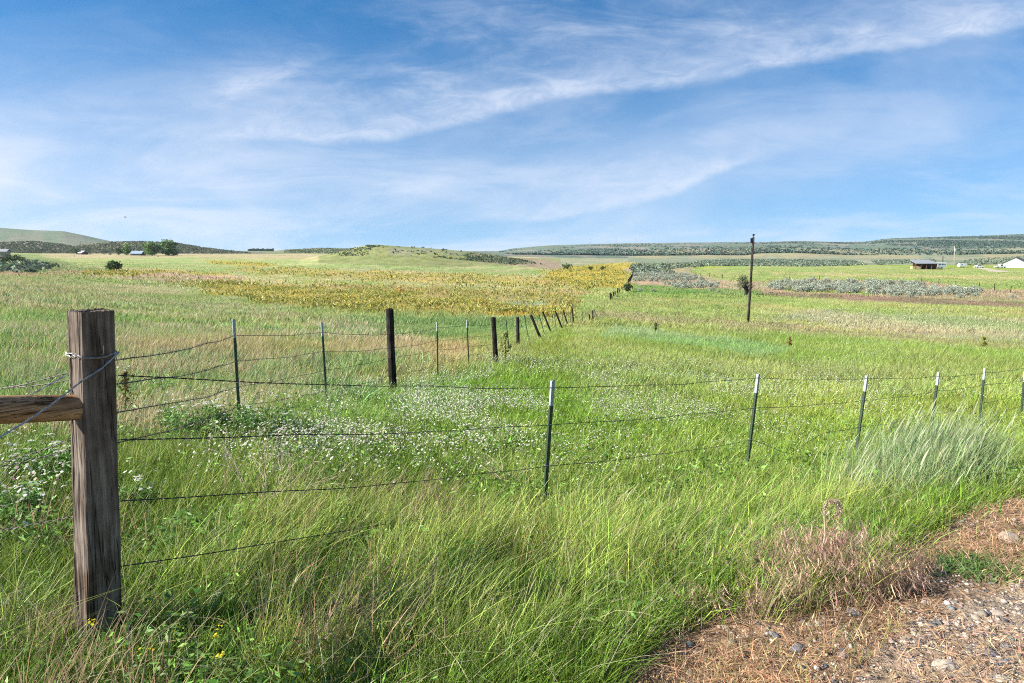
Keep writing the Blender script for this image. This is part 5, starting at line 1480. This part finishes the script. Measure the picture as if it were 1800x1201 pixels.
for i, (px, py, r, mt_, fl_, lab) in enumerate([
    (1662, 1172, .036, M_ST1, .62, 'large smooth pale round stone in the gravel near the bottom right corner'),
    (1775, 948, .055, M_ST3, .55, 'broad brown rock at the right edge above the gravel'),
    (1192, 1090, .033, M_ST2, .7, 'dark rock under the grass at the left end of the gravel'),
    (1360, 1118, .026, M_ST2, .6, 'dark rock left of the middle of the gravel edge'),
    (1402, 1142, .03, M_ST2, .6, 'small dark rock lower right of the dark rock on the gravel edge'),
    (1500, 1078, .032, M_ST2, .6, 'dark rock at the upper rim of the gravel below the cheatgrass'),
    (1440, 1098, .02, M_ST1, .5, 'pale flat pebble by the upper rim of the gravel'),
    (1755, 1080, .026, M_ST3, .6, 'brown stone in the pale gravel at the right edge'),
    (1770, 1140, .024, M_ST2, .7, 'dark pebble at the right edge near the bottom'),
    (1590, 1130, .02, M_ST1, .6, 'pale pebble left of the large smooth round stone'),
    (1765, 1198, .03, M_ST1, .5, 'flat pale stone cut by the bottom edge at the right'),
    (1630, 1060, .028, M_ST3, .6, 'small brown stone in the middle of the pale gravel')]):
    g = hit(px, py); o = bpy.data.objects.new('stone', stone_mesh(r, i + 1, 4, fl_)); o.data.materials.append(mt_); col.objects.link(o)
    o.location = g + Vector((0, 0, r * .05)); o.rotation_euler = (0, 0, i * 1.3); tag(o, lab, 'stone')
def gravel():
    protos = []
    for i in range(8):
        me = stone_mesh(1, i + 20, 1, .6); v = np.array([x.co for x in me.vertices]); f = np.array([p.vertices for p in me.polygons]); protos.append((v, f)); bpy.data.meshes.remove(me)
    B = Blades()
    n = 52000; Y = np.exp(rng.uniform(math.log(1.9), math.log(6), n)); X = rng.uniform(-.1, 1.2, n) * Y
    c, fl, gr, px, py, pg = paint(X, Y)
    k = gr & (rng.random(n) < np.where(pg, .8, .3) * np.clip(3 * (fbm(X * 4, Y * 4, 3) - .28), .05, 1)) ; X, Y = X[k], Y[k]; m = len(X)
    s = .004 * rng.lognormal(.2, .6, m); z = ground_z(X, Y)
    a = rng.uniform(0, 6.28, m); base = np.where(rng.random((m, 1)) < .28, np.array([[.11, .115, .125]]), np.where(rng.random((m, 1)) < .5, np.array([[.42, .35, .28]]), np.array([[.27, .22, .18]])))
    cc = jit(base, m, .25, .05)
    for i, (v, f) in enumerate(protos):
        q = np.arange(m) % 8 == i; kx = q.sum()
        ca, sa = np.cos(a[q])[:, None], np.sin(a[q])[:, None]
        V = np.stack([(v[:, 0] * ca - v[:, 1] * sa) * s[q][:, None] + X[q][:, None], (v[:, 0] * sa + v[:, 1] * ca) * s[q][:, None] + Y[q][:, None], v[:, 2] * s[q][:, None] + (z[q] + s[q] * .1)[:, None]], -1)
        T = f[None] + (np.arange(kx) * len(v))[:, None, None]
        B.put(V, T, np.repeat(cc[q][:, None], len(v), 1))
    m_, nt, b, out = newmat('gravel_stones'); at_ = nt.nodes.new('ShaderNodeAttribute'); at_.attribute_name = 'Col'
    nt.links.new(at_.outputs['Color'], b.inputs['Base Color']); b.inputs['Roughness'].default_value = .85
    tag(B.obj('gravel', m_), 'loose grey and brown gravel of the road shoulder', 'gravel', kind='stuff')
gravel()

# a bird far off in the sky
bd = at(220, 382, 60)
e = empty('bird', bd, 'tiny dark bird flying above the left hills', 'bird')
bm = bmesh.new(); prof = [(-.12, .006, .0), (-.08, .018, .0), (-.02, .028, 0), (.04, .026, .004), (.08, .018, .01), (.10, .02, .014), (.125, .008, .012), (.15, .001, .01)]
vs = []
for x, r, z in prof: vs.append([bm.verts.new((x, r * math.cos(a), z + r * math.sin(a))) for a in np.linspace(0, 2 * math.pi, 9)[:-1]])
for r0, r1 in zip(vs, vs[1:]):
    for k in range(8): bm.faces.new((r0[k], r0[(k + 1) % 8], r1[(k + 1) % 8], r1[k]))
for s in (-1, 1):
    w = [bm.verts.new(p) for p in ((.05, s * .015, .01), (.03, s * .10, .05), (-.02, s * .2, .03), (-.05, s * .1, .045), (-.04, s * .015, .01))]
    bm.faces.new(w)
t_ = [bm.verts.new(p) for p in ((-.11, .01, 0), (-.2, .03, 0), (-.2, -.03, 0), (-.11, -.01, 0))]; bm.faces.new(t_)
me = bpy.data.meshes.new('bird_body'); bm.to_mesh(me); bm.free(); me.materials.append(M_OLD); o = bpy.data.objects.new('bird_body', me); col.objects.link(o); o.parent = e
e.rotation_euler = (0, 0, 1.2)

# ------------------------------------------------------------------ air
def haze():
    m = bpy.data.materials.new('haze_air'); m.use_nodes = True; nt = m.node_tree; nt.nodes.clear()
    out = nt.nodes.new('ShaderNodeOutputMaterial'); v = nt.nodes.new('ShaderNodeVolumePrincipled')
    v.inputs['Color'].default_value = (.72, .85, 1, 1); v.inputs['Density'].default_value = HAZE; v.inputs['Anisotropy'].default_value = .2
    nt.links.new(v.outputs[0], out.inputs['Volume'])
    mb = MB(); mb.box(-12000, 12000, -4200, 4750, -20, 140)
    o = mb.obj('haze', m); tag(o, kind='stuff'); o['label'] = 'thin bluish summer haze over the far plateau'; o['category'] = 'haze'
HAZE = .00004
if HAZE: haze()

# ------------------------------------------------------------------ sky
def sky():
    w = bpy.data.worlds.new('World'); sc.world = w; w.use_nodes = True; nt = w.node_tree; nt.nodes.clear()
    N = nt.nodes.new; L = nt.links.new
    out = N('ShaderNodeOutputWorld'); bg = N('ShaderNodeBackground'); L(bg.outputs[0], out.inputs[0]); bg.inputs[1].default_value = SKY_STRENGTH
    s = N('ShaderNodeTexSky'); s.sky_type = 'NISHITA'; s.sun_disc = False; s.sun_elevation = SUN_EL
    s.sun_rotation = math.atan2(SUN_DIR.x, SUN_DIR.y); s.altitude = 900; s.air_density = 1.; s.dust_density = .25; s.ozone_density = 2.2
    tc = N('ShaderNodeTexCoord'); sep = N('ShaderNodeSeparateXYZ'); L(tc.outputs['Generated'], sep.inputs[0])
    up = N('ShaderNodeVectorMath'); up.operation = 'ADD'; L(tc.outputs['Generated'], up.inputs[0]); up.inputs[1].default_value = (0, 0, .13)
    nz = N('ShaderNodeVectorMath'); nz.operation = 'NORMALIZE'; L(up.outputs[0], nz.inputs[0]); L(nz.outputs[0], s.inputs[0])
    def M(op, a, b=None, c=None, clamp=False):
        n = N('ShaderNodeMath'); n.operation = op; n.use_clamp = clamp
        for i, x in enumerate((a, b, c)):
            if x is None: continue
            if isinstance(x, (int, float)): n.inputs[i].default_value = x
            else: L(x, n.inputs[i])
        return n.outputs[0]
    def smooth(x, a, b):
        n = N('ShaderNodeMapRange'); n.interpolation_type = 'SMOOTHSTEP'; L(x, n.inputs[0]); n.inputs[1].default_value = a; n.inputs[2].default_value = b; return n.outputs[0]
    y = M('MAXIMUM', M('ABSOLUTE', sep.outputs[1]), .12)
    u = M('DIVIDE', sep.outputs[0], y); v = M('DIVIDE', sep.outputs[2], y)
    def curve(x, pts, x0=-1.2, x1=1.2, y1=.6):
        n = N('ShaderNodeFloatCurve'); cm = n.mapping; cv = cm.curves[0]
        q = [((a - x0) / (x1 - x0), max(0, b) / y1) for a, b in pts]
        while len(cv.points) < len(q): cv.points.new(.5, .5)
        for p, (a, b) in zip(cv.points, q): p.location = (a, b); p.handle_type = 'AUTO'
        cm.update(); L(M('MULTIPLY_ADD', x, 1 / (x1 - x0), -x0 / (x1 - x0)), n.inputs['Value'])
        return M('MULTIPLY', n.outputs[0], y1)
    def pts(l):
        r = [];
        for px, py in l:
            a, b = ray(px, py); r.append((a, -b))
        return r
    # streaky coordinates, turned to run with the bands of cirrus
    cb = N('ShaderNodeCombineXYZ'); L(u, cb.inputs[0]); L(v, cb.inputs[1])
    def streak(scale, rot, sx, sy, detail=7, rough=.6, off=0, dist=0.):
        mp = N('ShaderNodeMapping'); mp.inputs['Rotation'].default_value = (0, 0, rot); mp.inputs['Scale'].default_value = (sx, sy, 1); mp.inputs['Location'].default_value = (off, off * .7, off)
        L(cb.outputs[0], mp.inputs[0]); n = N('ShaderNodeTexNoise'); n.inputs['Scale'].default_value = scale; n.inputs['Detail'].default_value = detail; n.inputs['Roughness'].default_value = rough; n.inputs['Distortion'].default_value = dist
        L(mp.outputs[0], n.inputs['Vector']); return n.outputs[0]
    n_s = streak(3.2, R(-14), 1, 4.5, 9, .62, 1.3, .6); n_f = streak(14, R(-24), 1, 2.6, 8, .68, 4.2, .8); n_b = streak(2.2, R(-8), 1, 2.2, 6, .55, 9.1, .3)
    n_w = streak(5, 0, 1, 1.6, 5, .6, 2.7)
    wob = M('MULTIPLY_ADD', n_w, .05, -.025)
    vv = M('ADD', v, wob)
    def band(line, width, sharp, seg_a, seg_b, fa=.12):
        e = M('SUBTRACT', vv, curve(u, pts(line)))
        lower = smooth(e, -sharp, sharp)
        upper = M('EXPONENT', M('MULTIPLY', M('MAXIMUM', e, 0), -1 / width))
        g = M('MULTIPLY', lower, upper)
        ua = ray(seg_a, 200)[0]; ub = ray(seg_b, 200)[0]
        return M('MULTIPLY', g, M('MULTIPLY', smooth(u, ua - fa, ua + fa), M('SUBTRACT', 1, smooth(u, ub - fa, ub + fa))))
    b1 = band([(-600, 300), (300, 236), (450, 243), (600, 250), (690, 243), (800, 220), (900, 193), (1000, 163), (1150, 148), (1300, 128), (1430, 104), (1530, 88), (1650, 68), (1800, 45), (2300, -40)], .045, .009, 380, 2300, .16)
    b1b = band([(-600, 300), (600, 200), (900, 120), (1200, 60), (1800, 0), (2300, -60)], .12, .1, 560, 2300, .3)
    b2 = band([(-600, 420), (800, 396), (900, 391), (1000, 380), (1100, 360), (1200, 330), (1290, 298), (1400, 268), (1800, 190)], .028, .008, 860, 1340, .10)
    b3 = band([(-600, 170), (200, 160), (380, 178), (420, 160), (500, 130), (600, 80), (800, 20)], .03, .02, 380, 560, .06)
    b4 = band([(-600, 350), (300, 345), (600, 348), (740, 342), (800, 325), (1000, 320), (1800, 330)], .02, .012, 620, 800, .06)
    # grey-white bank low on the left
    ul, vl = ray(20, 320); vl = -vl
    dx = M('MULTIPLY', M('SUBTRACT', u, ul), 1 / .5); dy = M('MULTIPLY', M('SUBTRACT', vv, vl - .0), 1 / .11)
    blob = M('EXPONENT', M('MULTIPLY', M('ADD', M('MULTIPLY', dx, dx), M('MULTIPLY', dy, dy)), -1.))
    low = M('EXPONENT', M('MULTIPLY', M('MAXIMUM', v, 0), -1 / .045))
    # wide veil: thin over the top left, thicker to the right and low down
    veil = smooth(u, -.75, .75)
    st = smooth(n_s, .40, .66); ff = smooth(n_f, .3, .75); bb = smooth(n_b, .38, .68)
    tot = M('MULTIPLY', b1, M('MULTIPLY_ADD', ff, .42, .24))
    tot = M('ADD', tot, M('MULTIPLY', b1b, M('MULTIPLY', st, M('MULTIPLY_ADD', ff, .35, .15))))
    tot = M('ADD', tot, M('MULTIPLY', b2, M('MULTIPLY_ADD', ff, .3, .22)))
    tot = M('ADD', tot, M('MULTIPLY', b3, M('MULTIPLY_ADD', ff, .4, .15)))
    tot = M('ADD', tot, M('MULTIPLY', b4, M('MULTIPLY_ADD', ff, .3, .1)))
    tot = M('ADD', tot, M('MULTIPLY', blob, M('MULTIPLY_ADD', bb, .3, .36)))
    tot = M('ADD', tot, M('MULTIPLY', bb, M('MULTIPLY_ADD', veil, .20, .06)))
    tot = M('ADD', tot, M('MULTIPLY', smooth(v, .36, .02), M('MULTIPLY_ADD', veil, .10, .18)))
    tot = M('ADD', tot, M('MULTIPLY', low, M('MULTIPLY_ADD', st, .3, .06)))
    tot = M('ADD', tot, M('MULTIPLY', st, M('MULTIPLY_ADD', smooth(v, .36, .1), .14, .04)))
    tot = M('MINIMUM', M('MAXIMUM', tot, 0), .92)
    hsv = N('ShaderNodeHueSaturation'); hsv.inputs['Saturation'].default_value = SKY_SAT; hsv.inputs['Value'].default_value = 1.; L(s.outputs[0], hsv.inputs['Color'])
    cl = N('ShaderNodeMix'); cl.data_type = 'RGBA'; L(tot, cl.inputs[0]); tn = N('ShaderNodeMix'); tn.data_type = 'RGBA'; tn.blend_type = 'MULTIPLY'; tn.inputs[0].default_value = 1; L(hsv.outputs[0], tn.inputs[6]); tn.inputs[7].default_value = (.60, 1.08, 1.14, 1); L(tn.outputs[2], cl.inputs[6]); cl.inputs[7].default_value = (*CLOUD, 1)
    L(cl.outputs[2], bg.inputs[0])
SKY_STRENGTH = .066; SKY_SAT = 1.3; CLOUD = (5.7, 6.2, 7.2)
sky()

# ------------------------------------------------------------------ sun, camera
sl = bpy.data.lights.new('sun', 'SUN'); sl.energy = 5.0; sl.angle = R(.5); sl.color = (1, .95, .87)
so = bpy.data.objects.new('sun', sl); col.objects.link(so)
sd = Vector((SUN_DIR.x * math.cos(SUN_EL), SUN_DIR.y * math.cos(SUN_EL), math.sin(SUN_EL)))
so.rotation_euler = sd.to_track_quat('Z', 'Y').to_euler(); so.location = (-30, -10, 40)
cd = bpy.data.cameras.new('camera'); cd.sensor_width = 36; cd.lens = 24; cd.clip_start = .05; cd.clip_end = 20000
co = bpy.data.objects.new('camera', cd); col.objects.link(co); co.location = (0, 0, EYE); co.rotation_euler = (R(90) - PITCH, 0, 0)
sc.camera = co
sc.render.resolution_x = 1024; sc.render.resolution_y = 683
sc.view_settings.view_transform = 'Standard'; sc.view_settings.look = 'None'; sc.view_settings.exposure = 1.15; sc.view_settings.gamma = 1
sc.cycles.use_denoising = False; sc.cycles.adaptive_threshold = .004; sc.cycles.pixel_filter_type = 'BLACKMAN_HARRIS'; sc.cycles.filter_width = 1.05; sc.cycles.max_bounces = 6; sc.cycles.diffuse_bounces = 3; sc.cycles.transmission_bounces = 3; sc.cycles.glossy_bounces = 2; sc.cycles.volume_bounces = 0
print('polys', sum(len(o.data.polygons) for o in sc.objects if o.type == 'MESH'), 'objects', len(sc.objects))
